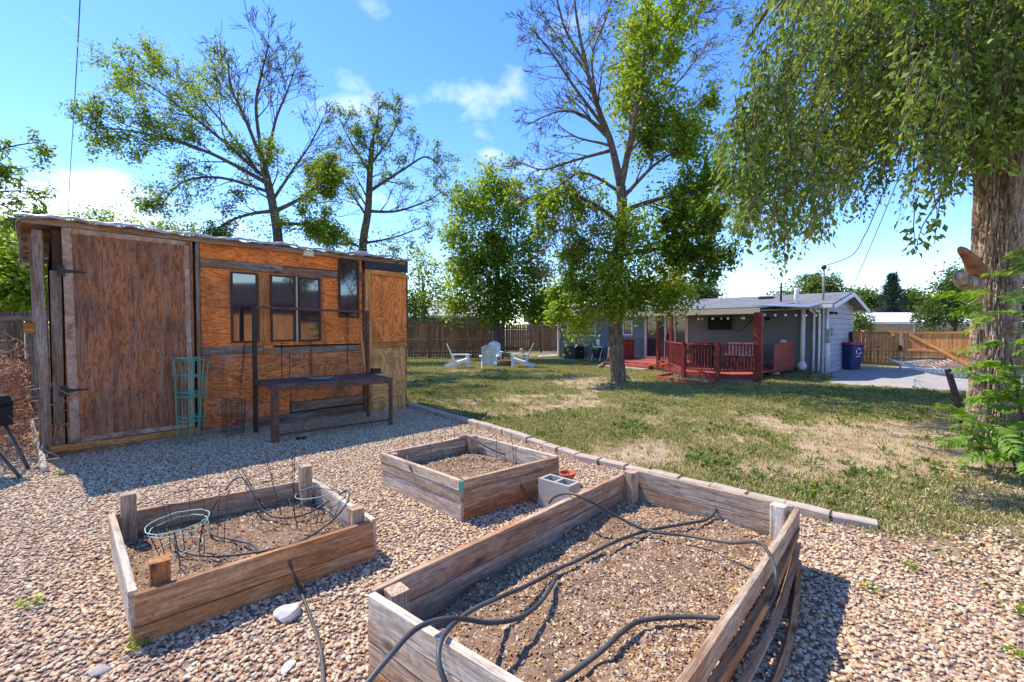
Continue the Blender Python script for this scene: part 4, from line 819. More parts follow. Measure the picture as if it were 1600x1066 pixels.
# pipes at the near corner
MB().tube(smooth_path([Hp(.55, .35, .14), Hp(.55, 2.25, .14), Hp(.56, 2.45, .3), Hp(.62, 2.6, .62), Hp(.62, 3.05, .64)], 4), .075, 10).build('fan_duct', M_WHITE_MET, house)
MB().lathe([(.0, 0), (.12, .02), (.15, .1), (.15, .2), (.1, .3), (.07, .34)], 12, tuple(Hp(.55, .12, .16))).build('radon_fan', M_WHITE_MET, house)
for s_, w_ in [(.22, .08), (.06, .07)]: MB().tube(smooth_path([Hp(s_, .1, .1), Hp(s_, 2.1, .1), Hp(s_+.02, 2.22, .3), Hp(s_+.04, 2.33, .5)], 3), w_*.55, 6).build('downspout', M_WHITE_MET, house)
MB().tube(smooth_path([Hp(12.45, 2.38, .45), Hp(12.45, 2.2, .15), Hp(12.45, .35, .08), Hp(12.5, .12, .2), Hp(13.2, .06, .9)], 4), .05, 6).build('downspout', M_WHITE_MET, house)
for o_, z_, w_, h_, mt in [(-.35, 1.35, .22, .5, M_CONC), (-.35, .85, .12, .5, M_WHITE_MET), (-.75, 1.5, .2, .3, M_CONC)]: MB().box((0, 0, 0), (w_, .14, h_)).build('meter_box', mt, house, frame(Hp(-.09, z_, o_), HN, UP))
MB().tube([Hp(-.08, .0, -.3), Hp(-.08, 2.5, -.3)], .05, 8).build('conduit', M_WHITE_MET, house); MB().tube([Hp(-.08, .0, -.55), Hp(-.08, 1.3, -.55)], .04, 8).build('conduit', M_WHITE_MET, house)
for o_ in (-.5, -.95): MB().box((0, 0, 0), (.14, .16, .09)).build('wall_lamp', M_BLACK, house, frame(Hp(-.16, 2.18, o_), HN, UP))
MB().box((0, 0, 0), (.18, .05, .10)).build('outlet_box', M_WHITE_MET, house, frame(Hp(1.2, 1.15, .04), HD, UP)); MB().box((0, 0, 0), (.14, .08, .12)).build('wall_lamp', M_BLACK, house, frame(Hp(1.75, 2.0, .06), HD, UP))
MB().tube(smooth_path([Hp(9.75, .75, .05), Hp(9.95, .85, .2), Hp(10.2, .6, .3)], 4), .02, 6).build('line_set', M_BLACK, house); MB().box((0, 0, 0), (.22, .08, .3)).build('outlet_box', M_WHITE_MET, house, frame(Hp(9.72, .92, .06), HD, UP))
# ------------------------------------------------------------------ deck and railing
deck = empty('deck', Hp(3, 0, 2)); tag(deck, 'red painted wooden deck with angled railing under the porch roof', 'deck')
DZ = .25
rc = [G(1028, 569, DZ), G(1048, 573, DZ), G(1068, 580.5, DZ), G(1121, 585, DZ), G(1184, 585, DZ)]
def so_of(p_): q_ = p_-HO; return q_.dot(HD), q_.dot(HN)
poly = [(.7, .03), (7.6, .03), (7.6, 2.2)]+[so_of(p_) for p_ in rc]+[(.7, so_of(rc[-1])[1])]
pw = [Hp(s_, 0, o_) for s_, o_ in poly]
# deck planks run along the wall, clipped to the outline
def inpoly(x, y, pl):
    c_ = False
    for i in range(len(pl)):
        a, b_ = pl[i], pl[i-1]
        if (a[1] > y) != (b_[1] > y) and x < (b_[0]-a[0])*(y-a[1])/(b_[1]-a[1])+a[0]: c_ = not c_
    return c_
o_ = .1
while o_ < 5:
    run = [s_ for s_ in np.arange(.7, 7.62, .05) if inpoly(s_, o_, poly)]
    if len(run) > 4: hb_ = plank('deck_plank', Hp(run[0], DZ-.02, o_), Hp(run[-1], DZ-.02, o_), .135, .035, HN, M_RED_L, deck, seg=1, jit=.001)
    o_ += .142
for i in range(len(poly)):
    a, b_ = pw[i], pw[(i+1) % len(pw)]
    if i in (0, len(poly)-1): continue
    out = (b_-a).cross(UP).normalized()
    rim = i in (1, 2)
    plank('rim_board', a+Vector((0, 0, DZ-.075)), b_+Vector((0, 0, DZ-.075)), .14, .03, UP, M_RED_L if rim else M_RED, deck, seg=1)
    sk = a.lerp(b_, .5); inn = Vector((sk.x, sk.y, 0))-Hp(3.5, 0, 1.5); inn = inn.normalized()*-.05
    plank('skirt_board', a+inn+Vector((0, 0, .05)), b_+inn+Vector((0, 0, .05)), .16, .02, UP, M_SIDING if not rim else M_TAN, deck, seg=1)
plank('step', Hp(4.9, .10, 3.0), Hp(7.5, .10, 2.55), .30, .16, HN, M_RED_L, deck, seg=1); plank('step', Hp(4.95, .03, 3.3), Hp(7.5, .03, 2.85), .3, .05, HN, M_CONC, deck, seg=1)
def rail(a, b_, n_, mat=M_RED, h_=.88):
    plank('top_rail', a+Vector((0, 0, h_)), b_+Vector((0, 0, h_)), .04, .10, UP, mat, deck, seg=1); plank('bottom_rail', a+Vector((0, 0, .10)), b_+Vector((0, 0, .10)), .06, .04, UP, mat, deck, seg=1)
    for k in range(1, n_): c_ = a.lerp(b_, k/n_); plank('baluster', c_+Vector((0, 0, .13)), c_+Vector((0, 0, h_-.02)), .035, .035, HD, mat, deck, seg=1, jit=0)
for i, n_ in ((0, 5), (1, 9), (2, 11), (3, 12)): rail(rc[i], rc[i+1], n_)
for i, p_ in enumerate(rc):
    top = 2.1-DZ if i in (0, 1) else (.95 if i < 4 else 2.1-DZ); w_ = .10 if i < 4 else .23
    plank('post', p_+Vector((0, 0, -.2)), p_+Vector((0, 0, top)), w_, .1 if i < 4 else .14, HD, M_RED, deck, seg=1)
# two solid red side panels
def redpanel(a, b_, z0, z1):
    n_ = 7
    for k in range(n_): c0 = a.lerp(b_, (k+.5)/n_); plank('side_slat', c0+Vector((0, 0, z0)), c0+Vector((0, 0, z1)), (b_-a).length/n_-.006, .025, (b_-a), M_RED_L, deck, seg=1, jit=.001)
    plank('top_rail', a+Vector((0, 0, z1+.02)), b_+Vector((0, 0, z1+.02)), .04, .10, UP, M_RED_L, deck, seg=1)
redpanel(Hp(7.45, 0, .3), Hp(7.45, 0, 1.6), DZ, 1.1); redpanel(Hp(.78, 0, .35), Hp(.78, 0, 2.3), DZ-.1, 1.1)
# timber frame on the grass before the deck
tf = empty('timber_border', G(1090, 600)); tag(tf, 'faded red timber border laid on the grass before the deck', 'border')
for a, b_ in [((1022, 592), (1108, 603)), ((1108, 603), (1122, 594)), ((1022, 592), (1050, 586))]: plank('timber', G(*a)+Vector((0, 0, .05)), G(*b_)+Vector((0, 0, .05)), .1, .1, UP, M_RED_L, tf, seg=1)
# furniture and wall things on the deck
tv = empty('wall_television', Hp(3.6, 1.8, .1)); tag(tv, 'black television on the porch wall', 'television'); M = frame(Hp(3.55, 1.83, .12), -HD, UP)
MB().box((0, 0, 0), (.95, .06, .52)).build('housing', M_BLACK, tv, M); MB().box((0, -.035, 0), (.90, .008, .47)).build('screen', plain('dark screen', (.01, .01, .012), .5, .2), tv, M); MB().tube([Hp(3.1, 1.6, .05), Hp(2.8, 1.5, .05), Hp(2.5, 1.75, .05), Hp(2.2, 2.1, .05)], .012, 6).build('cable', M_BLACK, tv)
bg_ = empty('gas_grill', Hp(3.3, DZ, 1.0)); tag(bg_, 'black barbecue with rounded lid behind the deck railing', 'grill'); M = frame(Hp(3.5, 0, 1.6), -HD, UP)
MB().box((0, 0, .72), (1.1, .5, .16)).build('firebox', M_BLACK, bg_, M); MB().box((0, 0, .45), (.8, .45, .35)).build('cabinet', M_BLACK, bg_, M); lid = MB(); prof = [(-.25, 0), (-.25, .12), (-.15, .22), (.08, .25), (.22, .18), (.25, 0)]; lv = [(x, y, .81+z) for x in (-.4, .4) for y, z in prof]; k = 6; lid.add(lv, [tuple(range(5, -1, -1)), tuple(range(6, 12))]+[(i, (i+1) % k, k+(i+1) % k, k+i) for i in range(k)]); lid.build('lid', M_BLACK, bg_, M)
cu = plain('patterned cushion', (.55, .40, .38), .9, .1, var=.5, scale=14., dirt=(.5, .1, .1), dirt_amt=.7)
for k, (s_, o_) in enumerate([(1.55, 2.7), (1.95, 2.7)]):
    ch = empty('patio_chair', Hp(s_, DZ, o_)); tag(ch, ['dark patio chair with pink patterned cushion behind the railing, nearer the wide red post', 'dark patio chair with pink patterned cushion behind the railing, farther from the wide red post'][k], 'chair', 'patio chairs on the deck'); M = frame(Hp(s_, DZ, o_), -HD, UP)
    for x in (-.2, .2):
        for y in (-.2, .2): MB().box((x, y, .2), (.03, .03, .4)).build('leg', M_BLACK, ch, M)
    MB().box((0, 0, .42), (.48, .48, .04)).build('seat', M_BLACK, ch, M); MB().box((0, 0, .48), (.44, .44, .08)).build('cushion', cu, ch, M); MB().box((0, .22, .68), (.44, .1, .42)).build('backrest', cu, ch, M)
# string lights under the porch edge
sl_ = empty('string_lights', Hp(3, 2.1, 3.6)); tag(sl_, 'string of small white globe lights under the porch eave', 'string lights')
glow = plain('white bulb', (.85, .85, .80), .3, .5)
for s0, s1, o0, o1, z0, nb in [(5.5, 1.0, 3.6, 3.6, 2.06, 9), (.9, -.2, 3.3, 1.0, 2.16, 6), (5.2, 1.5, 1.9, 2.2, 2.1, 5)]:
    pth = []
    for k in range(nb*4+1):
        t_ = k/(nb*4); pth.append(Hp(s0+(s1-s0)*t_, z0-.09*abs(math.sin(t_*nb*.5*math.pi)), o0+(o1-o0)*t_))
    MB().tube(pth, .007, 4).build('wire', M_BLACK, sl_)
    for k in range(nb): p_ = pth[k*4+2]; MB().lathe([(0, -.09), (.03, -.08), (.042, -.05), (.03, -.015), (.015, 0)], 8, tuple(p_)).build('bulb', glow, sl_)
# air conditioner and hose reel against the wall
ac = empty('air_conditioner', Hp(10.7, 0, .7)); tag(ac, 'dark louvred air conditioner unit against the blue wall', 'air conditioner'); M = frame(Hp(10.75, 0, .75), -HD, UP)
MB().box((0, 0, .03), (.95, .95, .06)).build('pad', M_CONC, ac, M); acm = plain('dark brown grille', (.06, .05, .04), .6, .3)
MB().box((0, 0, .38), (.72, .72, .62)).build('coil', acm, ac, M)
for k in range(9):
    m_ = MB(); zz = .12+.065*k
    for x, y, w, h in ((0, -.375, .78, .02), (0, .375, .78, .02), (-.375, 0, .02, .73), (.375, 0, .02, .73)): m_.box((x, y, zz), (w, h, .03))
    m_.build('louvre', acm, ac, M)
MB().lathe([(0, .72), (.36, .71), (.39, .70), (.39, .74), (.1, .76), (0, .76)], 20).build('fan_guard', plain('grey guard', (.12, .11, .10), .5, .4), ac, M)
hr = empty('hose_reel', Hp(9.3, 0, .6)); tag(hr, 'white hose reel box with dark coiled hose beside the air conditioner', 'hose reel'); M = frame(Hp(9.35, 0, .55), -HD, UP)
for x in (-.25, .25): MB().tube([(x, -.25, 0), (x, 0, .72), (x, .22, 0)], .025, 6).build('frame', M_WHITE_MET, hr, M)
MB().box((0, 0, .72), (.56, .22, .06)).build('tray', M_WHITE_MET, hr, M)
for k in range(6): MB().tube([(-.15+.06*k, .24*math.cos(a*.45), .42+.24*math.sin(a*.45)) for a in range(15)], .025, 6).build('coil', plain('dark hose', (.09, .06, .05), .6) if k == 0 else bpy.data.materials['dark hose'], hr, M)
dp = MB().tube([G(936, 576)+Vector((0, 0, .08)), G(950, 568)+Vector((0, 0, .2)), P(953, 545, 14.6)], .055, 8); tag(dp.build('drain_pipe', M_TAN), 'tan drain pipe leaning behind the tree trunk by the house', 'pipe')
# rocks at the deck corner
for k, (u, v, a) in enumerate([(1209, 587, .22), (1221, 580, .2), (1214, 581, .17), (1228, 577, .16)]): rock('rock', G(u, v), (a, a*.8, a*.62), 20+k, M_ROCK, ['largest pale rock at the deck corner', 'rounded pale rock behind the largest one at the deck corner', 'pale rock wedged between others at the deck corner', 'small pale rock nearest the house wall at the deck corner'][k], group='rocks at the deck corner')

# ================================================================== CONCRETE SLAB, GATE, FENCES
sb = MB(); pl = [G(1291, 586), G(1300, 601), G(1395, 606), G(1640, 622), G(1640, 592), G(1480, 574), G(1322, 573)]; sb.prism([(p_.x, p_.y) for p_ in pl], -.03, .02); tag(sb.build('driveway', M_CONC), kind='structure')
def fence_run(thing, a, b_, h, mat, pw=.14, gap=.012, rails=(.3, 1.0, 1.65), rail_side=-1, posts=2.4, z0=.05, pmat=None):
    a = Vector(a); b_ = Vector(b_); L = (b_-a).length; d_ = (b_-a)/L; nrm = d_.cross(UP)
    n_ = int(L/(pw+gap))
    for k in range(n_):
        c_ = a+d_*((k+.5)*(pw+gap)); hh = h+random.uniform(-.02, .015); plank('board', c_+Vector((0, 0, z0)), c_+d_*random.uniform(-.005, .005)+Vector((0, 0, hh)), pw, .018, d_, mat, thing, seg=1, jit=.002)
    for zr in rails: plank('rail', a+nrm*.035*-rail_side+Vector((0, 0, zr)), b_+nrm*.035*-rail_side+Vector((0, 0, zr)), .085, .038, UP, pmat or mat, thing, seg=2)
    k = 0.0
    while k <= L+.01: c_ = a+d_*k+nrm*.06*-rail_side; plank('post', c_, c_+Vector((0, 0, h+.03)), .09, .09, d_, pmat or mat, thing, seg=1); k += posts
f1_ = empty('wood_fence', (-8.5, 7.6, 0)); tag(f1_, 'old grey brown board fence left of the shed', 'fence', 'wooden fences')
fence_run(f1_, (-10.8, 5.3, 0), (-6.3, 10.0, 0), 1.90, M_FENCE_D, rails=(.3, 1.05, 1.78), rail_side=-1)
f2_ = empty('wood_fence', (-4, 25.6, 0)); tag(f2_, 'brown cedar fence between the shed and the white garden chairs', 'fence', 'wooden fences')
fence_run(f2_, (-6.9, 24.6, 0), (-1.25, 25.6, 0), 1.92, M_FENCE, rails=(.3, 1.05, 1.75), rail_side=-1)
f3_ = empty('wood_fence', (1.5, 31, 0)); tag(f3_, 'darker cedar fence stretch behind the dense tree and the house corner', 'fence', 'wooden fences')
fence_run(f3_, (-1.25, 25.75, 0), (-.5, 31, 0), 1.92, M_FENCE_D, rail_side=-1); fence_run(f3_, (-.4, 31, 0), (4.6, 31.4, 0), 1.92, M_FENCE, rail_side=-1)
# double gate, built from its left post to its right post
ga, gbp = Vector((14.15, 19.3, 0)), Vector((16.9, 16.25, 0)); gd_ = (gbp-ga).normalized(); gn = gd_.cross(UP); gn = gn if gn.y < 0 else -gn
GHt = 1.50
f4_ = empty('wood_fence', (14, 19.3, 0)); tag(f4_, 'short brown fence panel between the house gable and the orange gate', 'fence', 'wooden fences')
la = Hp(-.15, 0, -3.6); fence_run(f4_, la, ga-gd_*.05, GHt, M_FENCE, rails=(.25, .8, 1.4), rail_side=-1, posts=1.5)
def gate(label, a, b_, flip):
    e_ = empty('gate', (a+b_)/2); tag(e_, label, 'gate', 'orange cedar gates'); L = (b_-a).length; n_ = int(L/.115)
    for k in range(n_): c_ = a.lerp(b_, (k+.5)/n_); plank('board', c_+Vector((0, 0, .14)), c_+Vector((0, 0, GHt+random.uniform(-.01, .01))), L/n_-.012, .018, gd_, M_GATE, e_, seg=1)
    for zr in (.22, .78, GHt-.04): plank('rail', a+gn*.03+Vector((0, 0, zr)), b_+gn*.03+Vector((0, 0, zr)), .09, .038, UP, M_GATE, e_, seg=1)
    q0, q1 = (a, b_) if flip else (b_, a)
    plank('brace', q0.lerp(q1, .12)+gn*.055+Vector((0, 0, .28 if True else 0)), q0.lerp(q1, .9)+gn*.055+Vector((0, 0, GHt-.1)), .10, .03, UP, M_GATE, e_, seg=1); return e_
mid = ga.lerp(gbp, .44); L1 = gate('left leaf of the orange cedar gate, half in the house shadow', ga+gd_*.06, mid-gd_*.04, True); L2_ = gate('right leaf of the orange cedar gate with long diagonal brace', mid+gd_*.04, gbp-gd_*.12, False)
plank('post', mid+gn*.07+Vector((0, 0, .02)), mid+gn*.07+Vector((0, 0, 1.5)), .06, .06, gd_, M_CONC, L1, seg=1); MB().box((0, 0, 0), (.09, .08, .2)).build('latch', M_BLACK, L1, frame(mid+gn*.12+Vector((0, 0, .85)), gd_, UP))
f5_ = empty('wood_fence', gbp); tag(f5_, 'brown fence right of the orange gate with a wide post behind the big trunk', 'fence', 'wooden fences')
plank('post', gbp, gbp+Vector((0, 0, 1.42)), .26, .12, gd_, M_GATE, f5_, seg=1); fence_run(f5_, gbp+gd_*.2, gbp+gd_*5.0, 1.42, M_FENCE, rails=(.25, .8, 1.3), rail_side=-1)
# bins
def bin_(label, c, rz, bodym, lidm, logo):
    e_ = empty('wheeled_bin', c); tag(e_, label, 'bin', 'wheeled bins by the house'); M = Matrix.Translation(c) @ Matrix.Rotation(rz, 4, 'Z')
    b_ = MB(); w0, d0, w1, d1 = .24, .26, .31, .36; b_.add([(sx*w0, sy*d0, .06) for sx, sy in ((-1, -1), (1, -1), (1, 1), (-1, 1))]+[(sx*w1, sy*d1, .98) for sx, sy in ((-1, -1), (1, -1), (1, 1), (-1, 1))], [(3, 2, 1, 0), (4, 5, 6, 7)]+[(i, (i+1) % 4, 4+(i+1) % 4, 4+i) for i in range(4)]); bo = b_.build('body', bodym, e_, M); bo.modifiers.new('bevel', 'BEVEL').width = .03
    l_ = MB(); pr = [(-.40, .985), (-.40, 1.02), (-.2, 1.10), (.3, 1.07), (.40, 1.0), (.38, .985)]; k = len(pr); l_.add([(x, y, z) for x in (-.34, .34) for y, z in pr], [tuple(range(k-1, -1, -1)), tuple(range(k, 2*k))]+[(i, (i+1) % k, k+(i+1) % k, k+i) for i in range(k)]); l_.build('lid', lidm, e_, M)
    for x in (-.27, .27): MB().tube([(x-.03, .28, .12), (x+.03, .28, .12)], .12, 16).build('wheel', M_BLACK, e_, M)
    MB().tube([(-.25, .42, .95), (.25, .42, .95)], .018, 8).build('handle', M_BLACK, e_, M)
    if logo:
        g_ = MB()
        for k in range(3):
            a0 = k*2.094+.5; pp = [(.11*math.cos(a0+t*.3), -.352, .74+.11*math.sin(a0+t*.3)) for t in range(6)]; g_.tube(pp, [.022, .022, .022, .022, .035, .004], 6)
        g_.build('emblem', M_WHITE_MET, e_, M); g2 = MB().box((0, -.335, .55), (.22, .01, .03)); g2.build('emblem_bar', M_WHITE_MET, e_, M)
bin_('blue wheeled bin with red lid and white emblem by the gate', G(1327, 578), .25, plain('navy plastic', (.025, .035, .13), .5, .4), plain('crimson lid', (.40, .03, .07), .5, .4), True)
bin_('black wheeled bin between the blue bin and the pale house wall', G(1309, 575), .35, plain('black plastic', (.015, .015, .017), .5, .4), M_BLACK, False)
# hammock on a post
hm = empty('hammock', (9, 10.2, 0)); tag(hm, 'white rope hammock strung between a leaning post and the big trunk', 'hammock')
HP0 = G(1508, 664); HPt = HP0+Vector((-.22, .1, .92)); hp_ = MB().tube([HP0, HPt], [.05, .045], 8); o = hp_.build('wood_post', plain('dark post', (.09, .065, .045), .9, .1, var=.3)); tag(o, 'dark leaning wooden post left of the big trunk', 'post')
h0 = P(1432, 590, 11.5); h1 = P(1600, 596, 8.6); rope = plain('white rope', (.74, .70, .64), .9, .1)
axh = (h1-h0); wd = Vector((axh.y, -axh.x, 0)).normalized()*.75
def hpt(u, v): p_ = h0.lerp(h1, u)+wd*(v-.5)*1.7; p_.z = .52+.22*(2*u-1)**2+.12*(2*v-1)**2; return p_
for k in range(15):
    v = k/14; MB().tube([hpt(u/10, v) for u in range(11)], .010, 4, cap=False).build('cord', rope, hm)
for k in range(19): u = k/18; MB().tube([hpt(u, v/6) for v in range(7)], .009, 4, cap=False).build('cord', rope, hm)
MB().tube([hpt(0, 0), hpt(0, 1)], .03, 6).build('spreader_bar', M_FENCE_D, hm); MB().tube([hpt(1, 0), hpt(1, 1)], .03, 6).build('spreader_bar', M_FENCE_D, hm)
for v in (0, .25, .5, .75, 1): MB().tube([hpt(0, v), P(1405, 566, 14.5)], .006, 4).build('suspension_cord', rope, hm)

# ================================================================== ADIRONDACK CHAIRS
def make_chair():
    e_ = empty('adirondack_chair', (0, 0, 0)); M_ = plain('white chair paint', (.66, .70, .74), .6, .3, var=.06, dirt=(.5, .5, .5), dirt_amt=.3)
    for x in (-.30, .30):
        plank('front_leg', (x, .38, 0), (x, .38, .54), .10, .025, (0, 1, 0), M_, e_, seg=1); plank('side_rail', (x*.93, .42, .36), (x*.93, -.52, .05), .13, .022, (0, .2, 1), M_, e_, seg=1); plank('back_leg', (x*.9, -.18, .12), (x*.9, -.24, .56), .08, .022, (0, 1, 0), M_, e_, seg=1); plank('armrest', (x*1.08, .48, .555), (x*1.04, -.28, .555), .13, .022, (1, 0, 0), M_, e_, seg=1)
    for k in range(6): t_ = k/5; plank('seat_slat', (-.29, .40-.50*t_, .40-.14*t_), (.29, .40-.50*t_, .40-.14*t_), .085, .02, (0, 1, .3), M_, e_, seg=1)
    for k in range(7): x = -.24+.08*k; top = 1.02-.10*((k-3)/3)**2; plank('back_slat', (x*.85, -.12, .22), (x*1.05, -.12-.36*(top-.22)/.8, top), .068, .018, (1, 0, 0), M_, e_, seg=1)
    plank('back_rail', (-.27, -.20, .42), (.27, -.20, .42), .06, .022, UP, M_, e_, seg=1); plank('back_rail', (-.29, -.33, .72), (.29, -.33, .72), .06, .022, UP, M_, e_, seg=1)
    return e_
c0 = make_chair()
lab = ['white slatted garden chair facing right, leftmost of the four', 'white slatted garden chair seen from behind, nearest of the four', 'white slatted garden chair facing left with a cushion, rightmost of the four', 'white slatted garden chair facing the camera, farthest of the four']
for i, (p_, rz) in enumerate([(G(716, 575), -1.35), (G(764, 579), .05), (G(816, 574), 1.45), (G(773, 568), 3.2)]):
    c_ = c0 if i == 0 else copy_tree(c0); c_.location = (p_.x, p_.y, 0); c_.rotation_euler = (0, 0, rz); tag(c_, lab[i], 'chair', 'white garden chairs on the lawn')
q = G(816, 574); cs = MB().box((0, 0, 0), (.14, .42, .40)); co_ = cs.build('cushion', plain('taupe cushion', (.36, .30, .27), .9, .1), None, Matrix.Translation((q.x+.02, q.y, .60)) @ Matrix.Rotation(-.42, 4, 'Y')); bv = co_.modifiers.new('b', 'BEVEL'); bv.width = .05; bv.segments = 3; tag(co_, 'taupe cushion on the garden chair facing left', 'cushion')
fp = G(786, 572); fpit = MB().lathe([(.30, 0), (.38, .02), (.40, .24), (.36, .26), (.32, .24), (.30, .05), (0, .05)], 20, (fp.x, fp.y, 0)); tag(fpit.build('fire_pit', plain('rust brown', (.18, .10, .07), .85)), 'low rust brown fire pit among the white chairs', 'fire pit')

# ================================================================== NEIGHBOURS, POLES AND WIRES
def simple_house(name, label, c, rz, dims, zr, wallm, roofm, wins=(), shed_roof=False):
    e_ = empty(name, c); tag(e_, label, 'house', 'neighbouring houses'); M = Matrix.Translation(c) @ Matrix.Rotation(rz, 4, 'Z'); L, D, H_ = dims
    w = MB(); w.add([(-L/2, -D/2, 0), (L/2, -D/2, 0), (L/2, D/2, 0), (-L/2, D/2, 0), (-L/2, -D/2, H_), (L/2, -D/2, H_), (L/2, D/2, H_), (-L/2, D/2, H_), (-L/2, 0, zr-.1), (L/2, 0, zr-.1)], [(0, 1, 5, 4), (1, 2, 6, 9, 5), (2, 3, 7, 6), (3, 0, 4, 8, 7)]); w.build('wall', wallm, e_, M)
    for sy in (-1, 1):
        r_ = MB(); a = [Vector((-L/2-.4, sy*(D/2+.5), H_-.1)), Vector((L/2+.4, sy*(D/2+.5), H_-.1)), Vector((L/2+.4, sy*.002, zr)), Vector((-L/2-.4, sy*.002, zr))]; r_.add(a+[p_+Vector((0, 0, .16)) for p_ in a], [(0, 1, 2, 3), (7, 6, 5, 4), (0, 4, 5, 1), (1, 5, 6, 2), (2, 6, 7, 3), (3, 7, 4, 0)]); r_.build('roof', roofm, e_, M)
    for x0, x1, z0, z1, gm in wins:
        f_ = MB()
        for x in (x0, x1): f_.box((x, -D/2-.02, (z0+z1)/2), (.12, .08, z1-z0+.12))
        for z in (z0, z1): f_.box(((x0+x1)/2, -D/2-.02, z), (x1-x0-.12, .079, .12))
        wf = f_.build('window', M_WHITE, e_, M); MB().box(((x0+x1)/2, -D/2-.012, (z0+z1)/2), (x1-x0-.11, .02, z1-z0-.11)).build('pane', gm, wf, M)
    return e_, M
tealg = plain('teal blind', (.05, .30, .36), .4, .4); whroof = plain('white roof', (.82, .81, .79), .6, .3, var=.04)
e_, M = simple_house('neighbour_house', 'tan neighbour house with white roof beyond the orange gate', Vector((33, 36, 0)), -.05, (15, 8, 2.05), 2.75, plain('tan stucco', (.52, .38, .28), .9), whroof, [(-4.4, -1.6, 1.15, 1.85, M_HGLASS), (1.2, 4.6, 1.1, 1.8, tealg)])
MB().tube([(-.2, -2, 2.3), (-.2, -2, 3.3)], .16, 8).build('flue', M_WHITE_MET, e_, M)
simple_house('neighbour_house', 'grey roofed neighbour house beyond the back fence left of the dense tree', Vector((-6.2, 40, 0)), .1, (9, 8, 2.6), 3.9, plain('dim wall', (.12, .10, .09), .9), plain('light shingles', (.46, .44, .43), .9))
simple_house('neighbour_house', 'pinkish neighbour house glimpsed left of the blue house corner', Vector((4.6, 44, 0)), .0, (6, 6, 2.4), 3.4, plain('pinkish wall', (.50, .36, .30), .9), plain('pale roof', (.62, .58, .58), .9))
# the place behind the photographer, seen mirrored in the shed windows
f6_ = empty('wood_fence', (12, -3, 0)); tag(f6_, 'red brown fence behind the photographer mirrored in the shed windows', 'fence', 'wooden fences'); fence_run(f6_, (13.5, 5.5, 0), (9.0, -9, 0), 1.9, M_GATE, rail_side=1, pw=.3)
simple_house('neighbour_house', 'dark roofed house behind the photographer mirrored in the shed windows', Vector((20.5, -3.5, 0)), 1.87, (14, 9, 2.5), 4.0, plain('brown wall', (.2, .12, .09), .9), plain('dark shingles', (.05, .045, .045), .9))
pole = empty('utility_pole', P(68, 514, 42)); pole.location.z = 0; WM[pole.name] = Matrix.Translation(pole.location); tag(pole, 'distant utility pole with two dark caps above the shed roof', 'utility pole'); pb = pole.location
MB().tube([pb, pb+Vector((0, 0, 12.0))], [.16, .12], 8).build('shaft', M_FENCE_D, pole)
MB().box(tuple(pb+Vector((0, 0, 11.95))), (1.6, .14, .14)).build('crossarm', M_FENCE_D, pole)
for x in (-.42, .42): MB().lathe([(0, 0), (.16, 0), (.2, .3), (.12, .55), (.17, .8), (.08, 1.0), (0, 1.05)], 10, tuple(pb+Vector((x, 0, 12.0)))).build('insulator', M_BLACK, pole)
def wire(label, pts_, r): return tag(MB().tube(smooth_path(pts_, 6), r, 5).build('power_line', M_BLACK), label, 'wire', 'overhead wires')
wire('thin near vertical cable in the sky above the left end of the shed', [P(104, 400, 46), P(108, 300, 30), P(117, 150, 20), P(125, 0, 15), P(130, -180, 11)], .018)
mh = Hp(.05, 3.85, -.3)
wire('service cable rising from the mast on the house roof', [mh, P(1330, 400, 15.2), P(1350, 370, 14), P(1366, 335, 12.8), P(1420, 200, 9)], .014)
wire('straight cable rising from the gable of the house', [Hp(-.4, 2.95, -1.8), P(1345, 420, 16), P(1374, 352, 13.4), P(1430, 215, 9.2)], .010)

# ================================================================== TREES
def leaf_mesh(name, pos, size, tint, droop=.3, aspect=.45, up=.55, seed=1, mat=None, dirs=None):
    """leaves as folded diamonds; pos (N,3), size (N,), tint (N,)"""
    g = np.random.default_rng(seed); N = len(pos); pos = np.asarray(pos, float); size = np.asarray(size, float)[:, None]
    if dirs is None:
        d = g.normal(size=(N, 3)); d[:, 2] = d[:, 2]*.6-droop
    else: d = np.asarray(dirs, float)+g.normal(size=(N, 3))*.35
    d /= np.linalg.norm(d, axis=1)[:, None]+1e-9
    n = g.normal(size=(N, 3))*.8; n[:, 2] += up*2; n -= d*np.sum(n*d, 1)[:, None]; n /= np.linalg.norm(n, axis=1)[:, None]+1e-9
    s = np.cross(d, n); w = size*aspect*.5
    b_ = pos; t_ = pos+d*size-n*size*.08; m_ = pos+d*size*.42
    v = np.stack([b_, m_+s*w+n*w*.35, t_, m_-s*w+n*w*.35], 1).reshape(-1, 3)
    me = bpy.data.meshes.new(name); me.vertices.add(4*N); me.vertices.foreach_set('co', v.ravel()); me.loops.add(4*N); me.loops.foreach_set('vertex_index', np.arange(4*N)); me.polygons.add(N)
    me.polygons.foreach_set('loop_start', np.arange(0, 4*N, 4)); me.polygons.foreach_set('loop_total', np.full(N, 4)); me.update(calc_edges=True)
    a = me.attributes.new('tint', 'FLOAT', 'POINT'); a.data.foreach_set('value', np.repeat(np.clip(np.asarray(tint, float), 0, 1), 4).astype(np.float32))
    if mat: me.materials.append(mat)
    return me
